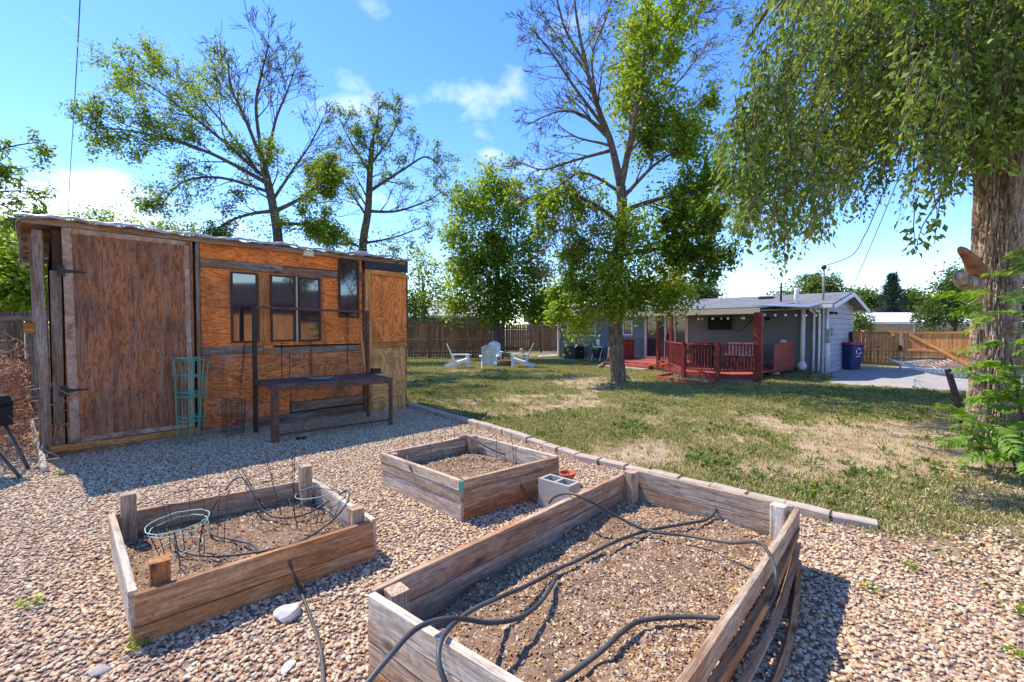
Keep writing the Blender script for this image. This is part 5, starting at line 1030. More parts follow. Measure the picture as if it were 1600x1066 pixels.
class Tree:
    def __init__(s, name, label, base, seed, bark, leaf, leaf_size=.085, droop=.35, aspect=.48, group='trees around the yard'):
        s.e = empty(name, (base[0], base[1], 0)); tag(s.e, label, 'tree', group); s.r = random.Random(seed); s.seed = seed; s.bark = bark; s.leafm = leaf; s.ls = leaf_size; s.droop = droop; s.aspect = aspect
        s.minr = .006; s.tl = .62; s.trunk = MB(); s.wood = MB(); s.L = []; s.T = []; s.S = []; s.spec = dict(maxlev=3, trop=.02, ang=(.5, 1.0), ratio=(.38, .6), kids=(4, 4, 3), leaves=7, spread=.07)
    def leafcl(s, p, n, sp, tint, sz=1.0):
        r = s.r
        for _ in range(n): s.L.append((p[0]+r.gauss(0, sp), p[1]+r.gauss(0, sp), p[2]+r.gauss(0, sp))); s.T.append(tint+r.gauss(0, .16)); s.S.append(s.ls*sz*r.uniform(.6, 1.25))
    def branch(s, p, d, L, rad, lev, leafy, tint):
        r = s.r; n = 5 if lev < 3 else 3; pts = [p.copy()]; d = d.normalized(); q = p.copy()
        for i in range(n):
            d = (d+Vector((r.gauss(0, .13), r.gauss(0, .13), r.gauss(0, .11)+s.spec['trop']))).normalized(); q = q+d*(L/n); pts.append(q.copy())
        s.wood.tube(pts, [max(rad*(1-.75*i/n), s.minr) for i in range(n+1)], 5 if lev < 2 else 3, cap=False)
        if lev < s.spec['maxlev']:
            k = s.spec['kids'][min(lev, len(s.spec['kids'])-1)]; k = k+r.randint(-1, 1)
            for j in range(k): s.child(pts, L, rad, lev, leafy, tint, r.uniform(.25, 1.0))
        if lev >= 2 and leafy > 0:
            for i in range(1, len(pts)):
                if r.random() < leafy: s.leafcl(pts[i], max(1, int(s.spec['leaves']*r.uniform(.5, 1.4))), s.spec['spread'], tint+r.gauss(0, .1))
    def child(s, pts, L, rad, lev, leafy, tint, t):
        r = s.r; f = t*(len(pts)-1); i = min(int(f), len(pts)-2); p = pts[i].lerp(pts[i+1], f-i); tg = (pts[i+1]-pts[i]).normalized()
        ax = tg.orthogonal().normalized(); ax.rotate(Matrix.Rotation(r.uniform(0, 6.283), 3, tg)); d = tg.copy(); d.rotate(Matrix.Rotation(r.uniform(*s.spec['ang']), 3, ax))
        s.branch(p, d, L*r.uniform(*s.spec['ratio'])*(1.15-.5*t), max(rad*(1-.7*t)*.62, s.minr*1.3), lev+1, leafy, tint)
    def limb(s, pts, r0, r1, leafy=.6, sub=9, tint=.5, start=.25, tlen=None, trunk=False):
        pts = smooth_path(pts, 5); k = len(pts); rad = [r0+(r1-r0)*(i/(k-1))**.8 for i in range(k)]
        (s.trunk if trunk else s.wood).tube(pts, rad, 10 if r0 > .08 else 6)
        L = sum((pts[i+1]-pts[i]).length for i in range(k-1)); tlen = tlen or L*s.tl
        for j in range(sub):
            t = start+(1-start)*(j+s.r.random())/sub; s.child(pts, tlen, (r0+(r1-r0)*t)*.8, 0, leafy, tint, min(t, .99))
    def twigs(s, pts, n, ln=.8):
        """bare twig sprays along a limb"""
        pts = smooth_path(pts, 5)
        for _ in range(n): s.child(pts, ln*s.r.uniform(1.2, 3.0), .03, 0, .0, .5, s.r.uniform(.3, .99))
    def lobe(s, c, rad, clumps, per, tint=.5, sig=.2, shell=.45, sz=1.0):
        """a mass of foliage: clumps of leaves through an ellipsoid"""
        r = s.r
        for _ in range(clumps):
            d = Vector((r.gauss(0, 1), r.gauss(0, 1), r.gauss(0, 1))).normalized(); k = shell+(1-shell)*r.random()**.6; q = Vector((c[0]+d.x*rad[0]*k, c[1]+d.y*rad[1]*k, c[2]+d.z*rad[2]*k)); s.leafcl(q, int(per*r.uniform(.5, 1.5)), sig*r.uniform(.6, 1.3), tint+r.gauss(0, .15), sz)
    def done(s):
        if s.trunk.v: s.trunk.build('trunk', s.bark, s.e)
        if s.wood.v: o = s.wood.build('branches', s.bark, s.e); o['kind'] = 'stuff'
        if s.L:
            me = leaf_mesh('crown', s.L, s.S, s.T, s.droop, s.aspect, seed=s.seed, mat=s.leafm); o = link('crown', me, None, s.e); o['kind'] = 'stuff'
        return s.e
BARK_D = barkmat('dark bark', (.20, .16, .125), (.06, .046, .036)); BARK_G = barkmat('grey brown bark', (.27, .205, .155), (.075, .055, .04)); BARK_L = barkmat('furrowed elm bark', (.60, .45, .33), (.15, .10, .065), 4., 15., .8)
LEAF = leafmat('summer leaves', [(.05, .10, .016), (.12, .20, .028), (.24, .32, .05)], .45)
LEAF_B = leafmat('bright leaves', [(.065, .13, .016), (.175, .275, .03), (.34, .43, .055)], .54, tcol=(1.45, 1.35, .45))
LEAF_E = leafmat('elm leaves', [(.07, .135, .024), (.17, .25, .045), (.36, .405, .10)], .48)
LEAF_Y = leafmat('yellow green leaves', [(.20, .24, .03), (.40, .40, .04), (.55, .50, .06)], .45)
LEAF_F = leafmat('far leaves', [(.06, .11, .022), (.11, .175, .035), (.2, .27, .06)], .38)

# ---- wide thin tree behind the shed
YA = 15.0; A = lambda u, v, dy=0: P(u, v, YA+dy)
t = Tree('deciduous_tree', 'wide half bare tree spreading above the middle of the shed', A(440, 514), 11, BARK_D, LEAF_B, .105)
t.spec.update(kids=(5, 4, 4), leaves=7, spread=.11, trop=.03, ratio=(.42, .66), ang=(.35, .85))
b0 = A(440, 514); b0.z = 0
t.limb([b0, A(436, 400), A(428, 330), A(412, 260)], .19, .12, .7, 8, .55, .72, 3.2, trunk=True)
for l in [([(412, 260), (385, 190), (362, 140), (356, 100)], .075, .12, 10, .5), ([(416, 265), (430, 190), (448, 145), (460, 110)], .06, .05, 9, .4), ([(405, 270), (330, 205), (265, 155), (205, 115)], .07, .75, 13, .62), ([(415, 285), (330, 240), (245, 212), (170, 200)], .075, .8, 14, .55), ([(420, 300), (345, 278), (285, 285), (250, 325)], .06, .5, 10, .4), ([(428, 310), (460, 262), (485, 225), (505, 185)], .055, .05, 9, .4), ([(430, 330), (470, 310), (500, 285), (520, 265)], .08, 1.0, 12, .7), ([(408, 275), (350, 195), (310, 150), (285, 125)], .05, .6, 10, .6), ([(425, 330), (390, 335), (350, 350), (330, 375)], .07, .7, 9, .4), ([(432, 350), (460, 350), (490, 350), (505, 365)], .07, .8, 10, .5), ([(412, 260), (400, 170), (410, 110), (420, 70)], .07, .03, 8, .4)]:
    dy = t.r.uniform(-2, 2); ps = [A(u, v, dy*i/3) for i, (u, v) in enumerate(l[0])]; t.limb(ps, l[1], .015, l[2], l[3], l[4], .2); t.twigs(ps, 9 if l[2] < .2 else 5, 1.0)
t.lobe(A(485, 290, .5), (1.1, 1.4, 1.0), 40, 7, .75, .4, .1); t.lobe(A(430, 370), (1.8, 1.3, .8), 55, 10, .35, .35, .1)
t.done()
# ---- narrower thin tree
YB = 18.0; A = lambda u, v, dy=0: P(u, v, YB+dy)
t = Tree('deciduous_tree', 'narrow sparse tree with hanging bare twigs right of the wide tree', A(566, 514), 12, BARK_D, LEAF_B, .105)
t.spec.update(kids=(5, 4, 3), leaves=6, spread=.09, trop=-.01, ratio=(.4, .62)); b0 = A(566, 514); b0.z = 0
t.limb([b0, A(566, 400), A(575, 330), A(578, 270), A(582, 220)], .2, .09, .6, 12, .4, .5, 2.6, trunk=True)
for l in [([(582, 220), (590, 190), (592, 160)], .06, .3, 9), ([(578, 270), (550, 225), (530, 185)], .06, .6, 9), ([(580, 255), (610, 215), (630, 170)], .06, .7, 9), ([(576, 300), (630, 265), (665, 245), (685, 260)], .07, .6, 11), ([(575, 330), (620, 330), (665, 315), (690, 300)], .07, .25, 11), ([(574, 340), (540, 290), (510, 265)], .06, .8, 9), ([(570, 380), (620, 370), (670, 350)], .06, .4, 9), ([(568, 390), (530, 370), (500, 365)], .06, .9, 10)]:
    dy = t.r.uniform(-1.5, 1.5); t.limb([A(u, v, dy*i/3) for i, (u, v) in enumerate(l[0])], l[1], .012, l[2]*.75, l[3], .45, .15); t.twigs([A(u, v, dy*i/3) for i, (u, v) in enumerate(l[0])], 6, .9)
t.lobe(A(515, 290), (.9, 1.0, 1.1), 42, 9, .6, .3, .1); t.lobe(A(600, 390), (1.8, 1.2, .7), 60, 10, .4, .35, .1); t.done()
# ---- dense round tree by the back fence
YC = 24.0; A = lambda u, v, dy=0: P(u, v, YC+dy)
t = Tree('deciduous_tree', 'dense rounded green tree by the back fence behind the white chairs', A(776, 514), 13, BARK_D, LEAF_B, .21); b0 = A(776, 514); b0.z = 0
t.spec.update(kids=(4, 3, 2), leaves=7, spread=.14)
t.limb([b0, A(776, 470), A(778, 420), A(780, 370)], .2, .1, .9, 10, .4, .4, 2.5, trunk=True)
t.limb([Vector((b0.x+.25, b0.y, 0)), A(786, 500), A(796, 450)], .11, .05, .8, 4, .4, .5, 2., trunk=True)
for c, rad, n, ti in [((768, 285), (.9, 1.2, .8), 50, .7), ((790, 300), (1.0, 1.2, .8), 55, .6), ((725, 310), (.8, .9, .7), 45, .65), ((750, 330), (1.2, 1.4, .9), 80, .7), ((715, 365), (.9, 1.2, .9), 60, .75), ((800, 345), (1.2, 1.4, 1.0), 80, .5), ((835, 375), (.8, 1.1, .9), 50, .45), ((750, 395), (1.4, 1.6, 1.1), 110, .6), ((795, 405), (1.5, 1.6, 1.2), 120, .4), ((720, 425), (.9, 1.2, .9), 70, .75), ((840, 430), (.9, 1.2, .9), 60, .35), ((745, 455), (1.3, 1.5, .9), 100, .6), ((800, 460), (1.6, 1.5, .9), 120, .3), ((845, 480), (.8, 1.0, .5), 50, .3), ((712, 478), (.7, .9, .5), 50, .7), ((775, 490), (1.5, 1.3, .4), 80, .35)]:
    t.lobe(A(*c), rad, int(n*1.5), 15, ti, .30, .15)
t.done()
# ---- the tree on the lawn before the house
YD = 13.74; A = lambda u, v, dy=0: P(u, v, YD+dy)
t = Tree('deciduous_tree', 'tall tree on the lawn before the house, leafy below with bare upper limbs', A(965, 597), 14, BARK_G, LEAF_B, .145); b0 = A(967, 597); b0.z = 0
t.spec.update(kids=(5, 4, 4), leaves=6, spread=.09, trop=.0, ratio=(.4, .64), ang=(.35, .9))
t.trunk.tube(smooth_path([b0+Vector((0, 0, -.05)), b0+Vector((-.02, 0, .25)), A(962, 520), A(964, 420), A(972, 340), A(970, 292)], 5), [.34, .29, .25, .235, .23, .225, .22, .22, .21, .21, .21, .2, .2, .2, .2, .19, .18, .18, .17, .17, .16, .16, .15, .15, .15, .15], 14)
for l in [([(970, 292), (955, 225), (935, 170), (915, 100), (900, 20), (895, -50)], .13, .06, 15, .4), ([(950, 215), (910, 180), (870, 175), (825, 195)], .06, .0, 10, .4), ([(945, 200), (900, 140), (860, 80), (830, 45)], .06, .0, 11, .4), ([(955, 235), (900, 250), (850, 265), (815, 255)], .06, .05, 11, .4), ([(968, 300), (910, 270), (860, 300), (822, 310)], .06, .08, 12, .5), ([(970, 292), (985, 220), (1000, 140), (1010, 60), (1015, -40)], .12, .85, 15, .68), ([(985, 220), (1030, 160), (1075, 110), (1110, 60)], .06, .08, 11, .4), ([(1000, 140), (1050, 70), (1090, 20), (1140, -20)], .05, .03, 10, .4), ([(972, 310), (1020, 260), (1060, 230), (1090, 170)], .08, .6, 12, .5), ([(972, 330), (1030, 310), (1080, 300), (1115, 320)], .08, .9, 12, .4), ([(970, 350), (930, 320), (880, 300), (845, 330)], .07, .35, 12, .5), ([(966, 400), (1020, 390), (1070, 390), (1110, 410)], .07, .9, 12, .35), ([(966, 400), (920, 390), (890, 420), (870, 470)], .07, .6, 12, .6), ([(935, 170), (925, 90), (950, 20), (960, -40)], .05, .1, 9, .4), ([(915, 100), (885, 50), (870, 0), (850, -60)], .05, .0, 9, .4)]:
    dy = t.r.uniform(-2.2, 2.2); k = len(l[0])-1; ps = [A(u, v, dy*i/k) for i, (u, v) in enumerate(l[0])]; t.limb(ps, l[1], .012, l[2], l[3], l[4], .15); t.twigs(ps, 11 if l[2] < .2 else 4, .75)
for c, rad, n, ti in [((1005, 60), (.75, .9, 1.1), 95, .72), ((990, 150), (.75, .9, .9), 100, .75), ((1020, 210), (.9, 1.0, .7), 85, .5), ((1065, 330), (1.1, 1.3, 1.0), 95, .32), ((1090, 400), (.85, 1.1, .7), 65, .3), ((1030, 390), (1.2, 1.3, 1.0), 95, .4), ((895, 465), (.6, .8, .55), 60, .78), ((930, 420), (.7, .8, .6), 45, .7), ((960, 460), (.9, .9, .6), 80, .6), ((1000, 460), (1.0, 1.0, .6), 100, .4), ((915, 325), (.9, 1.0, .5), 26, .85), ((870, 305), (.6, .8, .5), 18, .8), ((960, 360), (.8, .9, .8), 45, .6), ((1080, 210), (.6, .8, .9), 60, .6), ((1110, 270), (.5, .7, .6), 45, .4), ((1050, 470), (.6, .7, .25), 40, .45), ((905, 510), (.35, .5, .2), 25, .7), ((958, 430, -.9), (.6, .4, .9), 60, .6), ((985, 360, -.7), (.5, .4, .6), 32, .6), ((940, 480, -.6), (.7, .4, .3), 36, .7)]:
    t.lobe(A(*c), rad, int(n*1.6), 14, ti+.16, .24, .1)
# dead drooping twig mats under the left limbs
for k in range(130):
    p_ = A(t.r.uniform(850, 950), t.r.uniform(300, 400), t.r.uniform(-.8, .8)); t.branch(p_, Vector((t.r.gauss(0, .3), t.r.gauss(0, .3), -1)), t.r.uniform(.5, 1.1), .012, 2, .02, .5)
t.done()
# ---- big elm at the right with hanging foliage
t = Tree('elm_tree', 'massive elm at the right with furrowed trunk and hanging leafy branches', (6.62, 6.25), 15, BARK_L, LEAF_E, .075, .8, .5); YE = 6.25
# trunk with ridged outline
tr = MB(); prof = [(-.05, .31), (.12, .275), (.35, .25), (.8, .235), (1.5, .23), (2.2, .235), (2.8, .245), (3.4, .24), (4.2, .24), (5.2, .25), (6.2, .27), (7.2, .23)]; n_ = 340; vs_ = []; m_ = 0
zz = np.interp(np.linspace(0, len(prof)-1, 420), range(len(prof)), [p_[0] for p_ in prof]); rr2 = np.interp(zz, [p_[0] for p_ in prof], [p_[1] for p_ in prof])
th = np.linspace(0, 2*np.pi, n_, endpoint=False); TH, ZZ = np.meshgrid(th, zz)
rid = vnoise(TH*12+vnoise(TH*4, ZZ*2.5, 3)*2.2, ZZ*1.9, 41, 2); rid2 = vnoise(TH*30, ZZ*18, 43, 3); rid3 = vnoise(TH*9+4, ZZ*5.5, 47, 2); wrapk = np.minimum(TH, 2*np.pi-TH)
RR = rr2[:, None]*(1+.025*np.sin(TH*3+ZZ))+.045*(np.minimum(np.abs(rid-.5)*7, 1)-.8)-.03*(np.abs(rid3-.5) < .035)+.03*(rid2-.5)
cx = 6.61+.03*np.sin(ZZ*1.1)+.022*np.maximum(ZZ-2, 0); cy = 6.25+0*ZZ
co = np.stack([cx+RR*np.cos(TH), cy+RR*np.sin(TH), ZZ], 2).reshape(-1, 3)
tr.add(co.tolist(), [(j*n_+i, j*n_+(i+1) % n_, (j+1)*n_+(i+1) % n_, (j+1)*n_+i) for j in range(419) for i in range(n_)], True); tr.build('trunk', BARK_L, t.e)
st = MB().tube(smooth_path([P(1530, 432, 6.05), P(1518, 408, 5.95), P(1500, 388, 5.85)], 4), [.10, .1, .1, .09, .08, .07, .06, .05, .03], 7); st.build('broken_stub', plain('torn orange wood', (.33, .15, .075), .9, .1, var=.4, scale=10., bmp=.5), t.e)
MB().tube(smooth_path([P(1525, 445, 6.05), P(1505, 440, 5.9), P(1500, 425, 5.85)], 4), [.10, .1, .1, .1, .09, .09, .08, .07, .05], 9).build('broken_stub', BARK_L, t.e)
E3 = lambda u, v, Y: P(u, v, Y)
limbs = [([(1555, 120, 6.2), (1500, 20, 6.4), (1400, -60, 6.8), (1250, -40, 7.4), (1170, 60, 8.2)], .2), ([(1555, 150, 6.2), (1480, 90, 5.8), (1380, 60, 5.6), (1290, 120, 5.6)], .12), ([(1555, 60, 6.2), (1450, -80, 7.5), (1330, -60, 8.8), (1240, 40, 9.4)], .15), ([(1560, 40, 6.3), (1520, -80, 5.2), (1450, -60, 4.8), (1400, 0, 4.7)], .12), ([(1575, 60, 6.3), (1640, -60, 6.6), (1760, -80, 7.0)], .16), ([(1550, 220, 6.2), (1480, 190, 6.8), (1400, 190, 7.2), (1330, 230, 7.4)], .08), ([(1560, 100, 6.0), (1600, 20, 5.0), (1620, 60, 4.6)], .1)]
for l, r0 in limbs: t.limb([E3(*p_) for p_ in l], r0, .02, .25, 8, .4, .3, 1.6)
# hanging strands: dense curtain, lower hem follows the crown's underside
hem_u = [1130, 1145, 1160, 1180, 1230, 1260, 1300, 1340, 1370, 1400, 1425, 1440, 1455, 1480, 1500, 1530, 1560, 1600, 1680]
hem_v = [240, 320, 385, 395, 410, 400, 350, 320, 325, 300, 330, 405, 330, 300, 305, 270, 285, 255, 240]
top_v = lambda u: np.interp(u, [1130, 1150, 1180, 1210], [205, 150, 40, -60])
D_ = []
def strand(u, v0, v1, Y, tint, arch=.45):
    r = t.r; p0 = P(u, v0, Y); p1 = P(u, v1, Y); L = p0.z-p1.z
    if L < .1: return
    n_ = max(4, int(L/.16)); pts = []; sx = r.gauss(0, .10); sy = r.gauss(0, .10); ph = r.uniform(0, 6)
    for i in range(n_+1):
        k = i/n_; pts.append(Vector((p0.x+sx*k+arch*L*((1-k)**1.4)*.75+.03*math.sin(ph+k*5), p0.y+sy*k+.03*math.cos(ph+k*4), p0.z-L*k)))
    t.wood.tube(pts, [.007*(1-.7*i/n_)+.0015 for i in range(n_+1)], 3, cap=False)
    m_ = int(L/.022)
    for j in range(m_):
        k = (j+r.random())/m_; f = k*n_; i = min(int(f), n_-1); q = pts[i].lerp(pts[i+1], f-i); a = r.uniform(0, 6.283); o_ = abs(r.gauss(0, .085))
        t.L.append((q.x+math.cos(a)*o_, q.y+math.sin(a)*o_, q.z+r.uniform(-.02, .02))); D_.append((math.cos(a)*.8, math.sin(a)*.8, -.9)); t.T.append(tint+r.gauss(0, .2)); t.S.append(.08*r.uniform(.45, 1.4))
nl0 = len(t.L); D0 = [(random.gauss(0, 1), random.gauss(0, 1), random.gauss(-.4, .6)) for _ in range(nl0)]
def shades_trunk(p_):
    """would this foliage keep the sun off the lower trunk?"""
    q = Vector((p_.x-6.62, p_.y-6.25, 0)); dist = q.dot(SUN_H); lat = (q-SUN_H*dist).length; zs_ = p_.z-dist*math.tan(SUN_EL)
    q2 = Vector((p_.x-5.3, p_.y-4.95, 0)); d2 = q2.dot(SUN_H); l2 = (q2-SUN_H*d2).length; z2 = p_.z-d2*math.tan(SUN_EL)
    return (dist > .3 and lat < .75 and -.4 < zs_ < 2.9) or (l2 < .8 and -.6 < z2 < 2.2)
for k in range(1950):
    u = t.r.uniform(1130, 1690) if k > 520 else t.r.uniform(1125, 1340); Y = t.r.uniform(4.3, 7.2) if u > 1400 else t.r.uniform(5.0, 9.2)
    h = np.interp(u, hem_u, hem_v); tv_ = top_v(u); L_ = t.r.uniform(60, 190)
    end = h-abs(t.r.gauss(0, 1))*.36*(h-tv_)+t.r.gauss(0, 10) if t.r.random() < .75 else h-t.r.uniform(0, .9)*(h-tv_)
    if 1500 < u < 1600 and end > 285 and Y < 6.0: end = 285
    u += 14*math.sin(u*.13+Y*3); end += 26*math.sin(u*.09+Y*2.1)
    if shades_trunk(P(u, end, Y)) or shades_trunk(P(u, max(tv_, end-L_*.6), Y)): continue
    strand(u, max(tv_, end-L_), end, Y, .55+.2*math.sin(u*.021+Y)+t.r.gauss(0, .1), max(.0, t.r.gauss(.36, .22))*np.clip((1560-u)/220, .1, 1))
if t.wood.v: o = t.wood.build('branches', BARK_G, t.e); o['kind'] = 'stuff'
me = leaf_mesh('crown', t.L, t.S, t.T, .8, .52, up=.35, seed=15, mat=LEAF_E, dirs=D0+D_); o = link('crown', me, None, t.e); o['kind'] = 'stuff'
# ---- left edge tree and bush
t = Tree('deciduous_tree', 'leafy branches reaching in from the left edge above the fence', (-12.6, 9.2), 16, BARK_D, LEAF_B, .10); t.spec.update(kids=(3, 3, 2), leaves=4, spread=.06)
t.limb([Vector((-12.6, 9.2, 0)), Vector((-12.6, 9.2, 2.5)), Vector((-12.7, 9.1, 4.5))], .16, .08, .5, 3, .4, .6, 1.2, trunk=True)
for l in [[(-130, 330), (-60, 280), (0, 235), (62, 222)], [(-120, 350), (-60, 320), (0, 300), (55, 300)], [(-120, 300), (-60, 270), (-10, 260), (40, 265)], [(-100, 380), (-40, 360), (10, 345), (35, 340)], [(-110, 400), (-50, 340), (-5, 320), (20, 330)]]:
    t.limb([P(u, v, 9.2) for u, v in l], .04, .008, .6, 6, .5, .35, 1.1)
t.done()
def bush(label, lobes, Y, seed, leaf, base_u, size=.14, per=18, bark=BARK_D, name='deciduous_tree', group='trees around the yard', sig=.22, h0=514):
    b0 = P(base_u, h0, Y); b0.z = 0; t = Tree(name, label, b0, seed, bark, leaf, size*1.35, group=group)
    tops = [P(c[0], c[1], Y) for c, *_ in lobes]; mz = max(p_.z for p_ in tops)
    t.trunk.tube(smooth_path([b0, Vector((b0.x+.1, b0.y, mz*.45)), Vector((b0.x, b0.y, mz*.8))], 4), [.05*mz*(1-.09*i)*.6 for i in range(9)], 8)
    for (c, rad, n, ti), p_ in zip(lobes, tops):
        t.wood.tube(smooth_path([Vector((b0.x, b0.y, mz*.4)), Vector(((b0.x+p_.x)/2, b0.y, (mz*.4+p_.z)/2+.2)), p_], 4), [.045-.004*i for i in range(9)], 5); t.lobe(p_, rad, n, per, ti, sig, .25)
    return t.done()
bush('bright green shrub beyond the fence left of the shed', [((20, 420), (1.6, 1.3, .9), 150, .7), ((55, 450), (1.2, 1.2, .8), 110, .75), ((-20, 400), (1.6, 1.4, 1.2), 140, .6), ((30, 470), (1.6, 1.2, .6), 110, .6)], 12.5, 21, LEAF_B, 10)
bush('small tree tops peeking over the left part of the shed roof', [((130, 345), (1.0, 1.0, .5), 26, .6), ((165, 340), (.8, .9, .5), 22, .6), ((215, 355), (1.4, 1.0, .4), 26, .5), ((280, 360), (1.2, 1.0, .5), 30, .5)], 24, 22, LEAF_B, 170)
bush('thin young tree between the shed and the dense tree', [((665, 425), (.9, 1.0, 1.2), 46, .7), ((655, 470), (1.1, 1.0, .8), 50, .6), ((690, 455), (.8, .9, .9), 50, .65), ((650, 400), (.5, .6, .6), 15, .6)], 27.5, 23, LEAF_B, 660)
bush('low dark shrub mass behind the shed and fence', [((640, 480), (1.5, 1.2, .7), 60, .3), ((600, 440), (2.2, 1.5, 1.4), 90, .35), ((540, 430), (2., 1.5, 1.2), 80, .3)], 22, 24, LEAF, 600)
bush('distant green tree left of the blue house corner', [((855, 470), (1.6, 1.5, 1.), 110, .4), ((845, 490), (2.0, 1.5, .9), 110, .4)], 40, 25, LEAF_F, 850, .2)
bush('yellow green tree showing above the house roof', [((1050, 440), (1.1, 1.1, 1.0), 90, .5), ((1045, 462), (1.3, 1.2, .8), 80, .4)], 28, 26, LEAF_Y, 1046, .16)
bush('dark green tree behind the roof right of the yellow green one', [((1085, 455), (1.6, 1.4, .8), 120, .4), ((1105, 462), (1.2, 1.2, .5), 60, .4), ((1010, 462), (1.6, 1.4, .8), 80, .5)], 32, 27, LEAF_F, 1085, .17)
bush('green tree rising behind the right end of the roof', [((1265, 450), (1.2, 1.2, .8), 90, .6), ((1285, 443), (1.0, 1.0, .7), 80, .5), ((1305, 460), (1.2, 1.0, .5), 60, .4), ((1220, 463), (.9, .9, .35), 30, .6)], 30, 28, LEAF_F, 1270, .16)
bush('broad light green tree beyond the bins left of the spruce', [((1350, 470), (1.9, 1.6, 1.2), 150, .65), ((1370, 480), (1.8, 1.6, 1.0), 120, .6), ((1335, 485), (1.2, 1.2, .8), 70, .6)], 44, 29, LEAF_F, 1350, .22)
bush('round green tree right of the spruce above the white roof', [((1425, 470), (1.4, 1.4, 1.1), 110, .6), ((1440, 480), (1.5, 1.4, .9), 110, .5), ((1410, 485), (1.6, 1.4, .8), 100, .7)], 42, 30, LEAF_F, 1428, .22)
bush('dark leaning tree just left of the massive trunk', [((1490, 455), (1.2, 1.2, .9), 110, .3), ((1510, 440), (1.1, 1.0, .9), 90, .35), ((1475, 480), (1.3, 1.2, .6), 90, .3), ((1465, 495), (1.4, 1.2, .5), 80, .3)], 26, 31, LEAF_F, 1490, .15)
bush('small shrub beside the house gable', [((1340, 500), (.6, .6, .5), 50, .7), ((1345, 510), (.6, .6, .4), 40, .6)], 24, 32, LEAF_F, 1342, .11)
bush('green tree mass far right beyond the massive trunk', [((1600, 440), (1.6, 1.4, 1.4), 150, .5), ((1630, 480), (1.8, 1.4, 1.4), 150, .5), ((1590, 480), (1., 1., 1.), 80, .5)], 20, 33, LEAF_F, 1610, .13)
# ---- spruce
sp_ = P(1393, 514, 40); t = Tree('spruce_tree', 'dark pointed spruce above the white neighbour roof', (sp_.x, sp_.y), 34, BARK_D, leafmat('spruce needles', [(.012, .03, .018), (.025, .055, .032), (.05, .085, .05)], .1), .26, .3, .25); top = P(1393, 428, 40).z
t.trunk.tube([(sp_.x, sp_.y, 0), (sp_.x, sp_.y, top)], [.25, .03], 8)
for k in range(60):
    z = 1.0+(top-1.0)*(k/60)**.9; R_ = (top-z)*.40+.2
    for j in range(9):
        a = random.uniform(0, 6.283); L_ = R_*random.uniform(.65, 1.1); t.wood.tube([(sp_.x, sp_.y, z), (sp_.x+math.cos(a)*L_, sp_.y+math.sin(a)*L_, z-.12*L_)], [.03, .008], 3, cap=False)
        for m_ in range(5): q = (m_+1)/5; t.leafcl((sp_.x+math.cos(a)*L_*q, sp_.y+math.sin(a)*L_*q, z-.12*L_*q), 4, .1, .45)
t.done()

# ================================================================== PINNATE SHRUB AT THE RIGHT
M_PIN = leafmat('ailanthus leaflets', [(.07, .15, .02), (.16, .29, .035), (.26, .40, .07)], .45, .4)
def pinnate(seed):
    r = random.Random(seed); L = r.uniform(.42, .58); v = []; f = []; tt_ = []; n_ = 9
    def pt(k): return Vector((L*k, .03*math.sin(k*3), -.22*L*k*k+.05*k))
    for i in range(8):
        a, b_ = pt(i/8), pt((i+1)/8); q = len(v); v += [a+Vector((0, .003, 0)), a-Vector((0, .003, 0)), b_-Vector((0, .002, 0)), b_+Vector((0, .002, 0))]; f.append((q, q+1, q+2, q+3)); tt_ += [.7]*4
    for i in range(n_):
        k = .18+.8*i/n_
        for sgn in (-1, 1, 0) if i == n_-1 else (-1, 1):
            p_ = pt(k); ll = (.14 if k < .8 else .11)*r.uniform(.8, 1.15); d_ = Vector((.55, sgn*.85, r.uniform(-.35, .05))).normalized() if sgn else Vector((1, 0, -.2)); s_ = d_.cross(Vector((r.uniform(-.3, .3), r.uniform(-.2, .2), 1))).normalized(); n2 = s_.cross(d_).normalized(); w_ = ll*.2; q = len(v)
            v += [p_, p_+d_*ll*.35+s_*w_+n2*w_*.3, p_+d_*ll*.75+s_*w_*.7-n2*.004, p_+d_*ll-n2*.018, p_+d_*ll*.75-s_*w_*.7-n2*.004, p_+d_*ll*.35-s_*w_+n2*w_*.3, p_+d_*ll*.5]
            f += [(q, q+1, q+6), (q+1, q+2, q+6), (q+2, q+3, q+6), (q+3, q+4, q+6), (q+4, q+5, q+6), (q+5, q, q+6)]; tt_ += [r.uniform(.2, .95)]*7
    me = bpy.data.meshes.new('leaf'); me.from_pydata([tuple(x) for x in v], [], f); a = me.attributes.new('tint', 'FLOAT', 'POINT'); a.data.foreach_set('value', tt_); me.materials.append(M_PIN); return me
PM = [pinnate(60+i) for i in range(6)]
sh = empty('ailanthus_shrub', (5.5, 5.0, 0)); SX = -.60; tag(sh, 'bright green shrub with long feathery leaves before the massive trunk', 'shrub')
stems = [((6.25, 5.05), [(6.2, 5.0, .7), (6.05, 5.0, 1.4), (5.75, 4.95, 1.95)]), ((6.3, 5.0), [(6.3, 4.9, .8), (6.2, 4.85, 1.6), (6.05, 4.8, 2.3)]), ((6.3, 5.1), [(6.1, 5.05, .35), (5.7, 5.0, .62)]), ((6.4, 5.1), [(6.35, 5.1, .6), (6.25, 5.1, 1.1)]), ((6.1, 5.2), [(5.95, 5.15, .25), (5.8, 5.1, .4)]), ((6.3, 4.85), [(6.1, 4.75, .3), (5.85, 4.65, .35)]), ((6.35, 5.0), [(6.3, 4.9, .5), (6.1, 4.85, .95)])]
rs_ = random.Random(3)
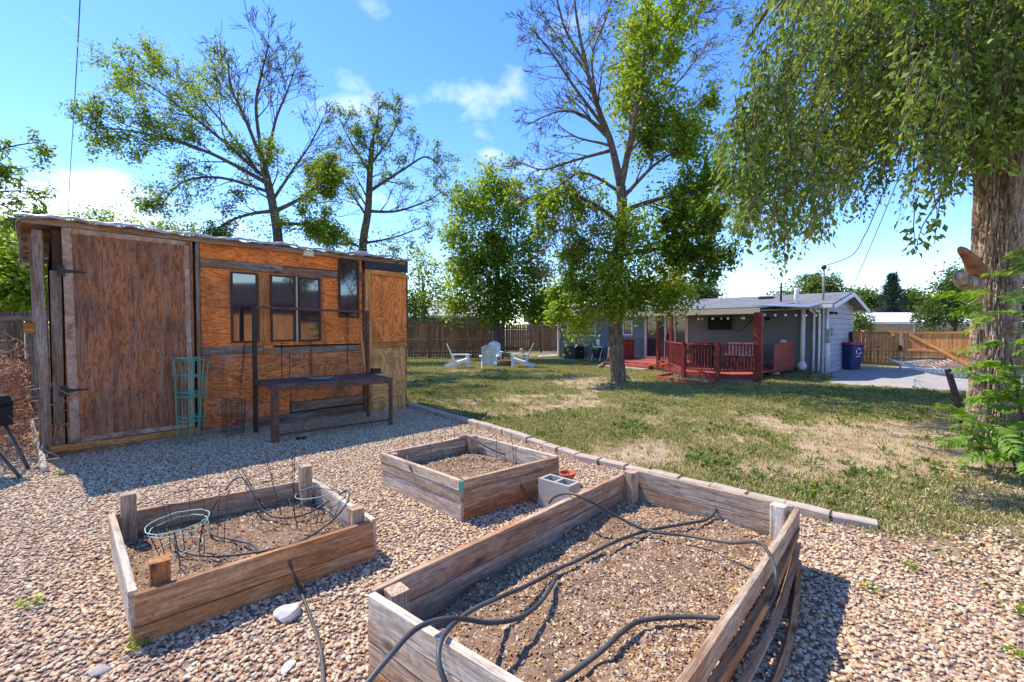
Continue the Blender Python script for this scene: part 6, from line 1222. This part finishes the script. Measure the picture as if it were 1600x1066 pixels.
for (bx_, by_), pl in stems:
    pts = [p_+Vector((SX, 0, 0)) for p_ in smooth_path([Vector((bx_, by_, 0))]+[Vector(p_) for p_ in pl], 6)]; MB().tube(pts, [.016*(1-.7*i/len(pts)) for i in range(len(pts))], 6).build('stem', BARK_G, sh)
    n_ = 17 if pl[-1][2] > 1.2 else 11
    for k in range(n_):
        f = (.35+.65*k/(n_-1))*(len(pts)-1); i = min(int(f), len(pts)-2); p_ = pts[i].lerp(pts[i+1], f-i); a = k*2.4+rs_.uniform(-.5, .5)
        if k >= n_-3: a = math.pi+rs_.uniform(-.9, .9)
        M = Matrix.Translation(p_) @ Matrix.Rotation(a, 4, 'Z') @ Matrix.Rotation(rs_.uniform(-.55, .35), 4, 'Y') @ Matrix.Rotation(rs_.uniform(-.8, .8), 4, 'X') @ Matrix.Scale(rs_.uniform(.65, 1.0), 4)
        link('leaf', rs_.choice(PM), None, sh, M)
def lit(x, y): return np.clip((x-1.7)/1.2, .09, 1)*np.clip(2.6*vnoise(x*1.5+9, y*1.5, 33, 3)-.7, .05, 1)*np.clip((5.4-y)/1.5, 0, 1)
ls = sheet('leaf_litter', -4, 7.5, .4, 5.4, .12, lambda x, y: (x > 1.5) | (yard_edge(x, y) > .1), {'dens': lit}, .012, m_lawn); lme2 = ls.data; bpy.data.objects.remove(ls)
ll_ = scatter('leaf_litter', lme2, CH, 900, .5, 1.35, 57, tilt=.6); tag(ll_, 'dry leaf litter and bark scraps strewn over the right gravel', 'leaf litter', kind='stuff')
# small weeds in gravel
for k, (u, v) in enumerate([(48, 950), (1420, 890), (1590, 960), (1580, 1030), (1355, 925), (212, 1017), (92, 745), (1395, 800), (955, 755), (1270, 775)]):
    p_ = G(u, v); L_, S_, T_ = [], [], []
    for i in range(26): L_.append((p_.x+random.gauss(0, .03), p_.y+random.gauss(0, .03), .02+random.random()*.035)); S_.append(random.uniform(.02, .04)); T_.append(random.uniform(.3, 1))
    o = link('weed', leaf_mesh('weed', L_, S_, T_, -.3, .5, seed=k, mat=LEAF_B), None)
    tag(o, ['tiny green weed in the gravel at the lower left edge', 'small green weed in the gravel right of the long bed shadow', 'small weed at the right edge of the gravel', 'leafy weed in the bottom right corner gravel', 'tiny weed by the tip of the long bed shadow', 'tiny weed at the near foot of the posted bed', 'small weed at the foot of the pale stick in the brush', 'small weed beside the last edging block', 'weed on gravel between the terracotta pot and the long bed', 'green weed clump on the lawn side of the edging behind the long bed'][k], 'weed', 'small weeds')
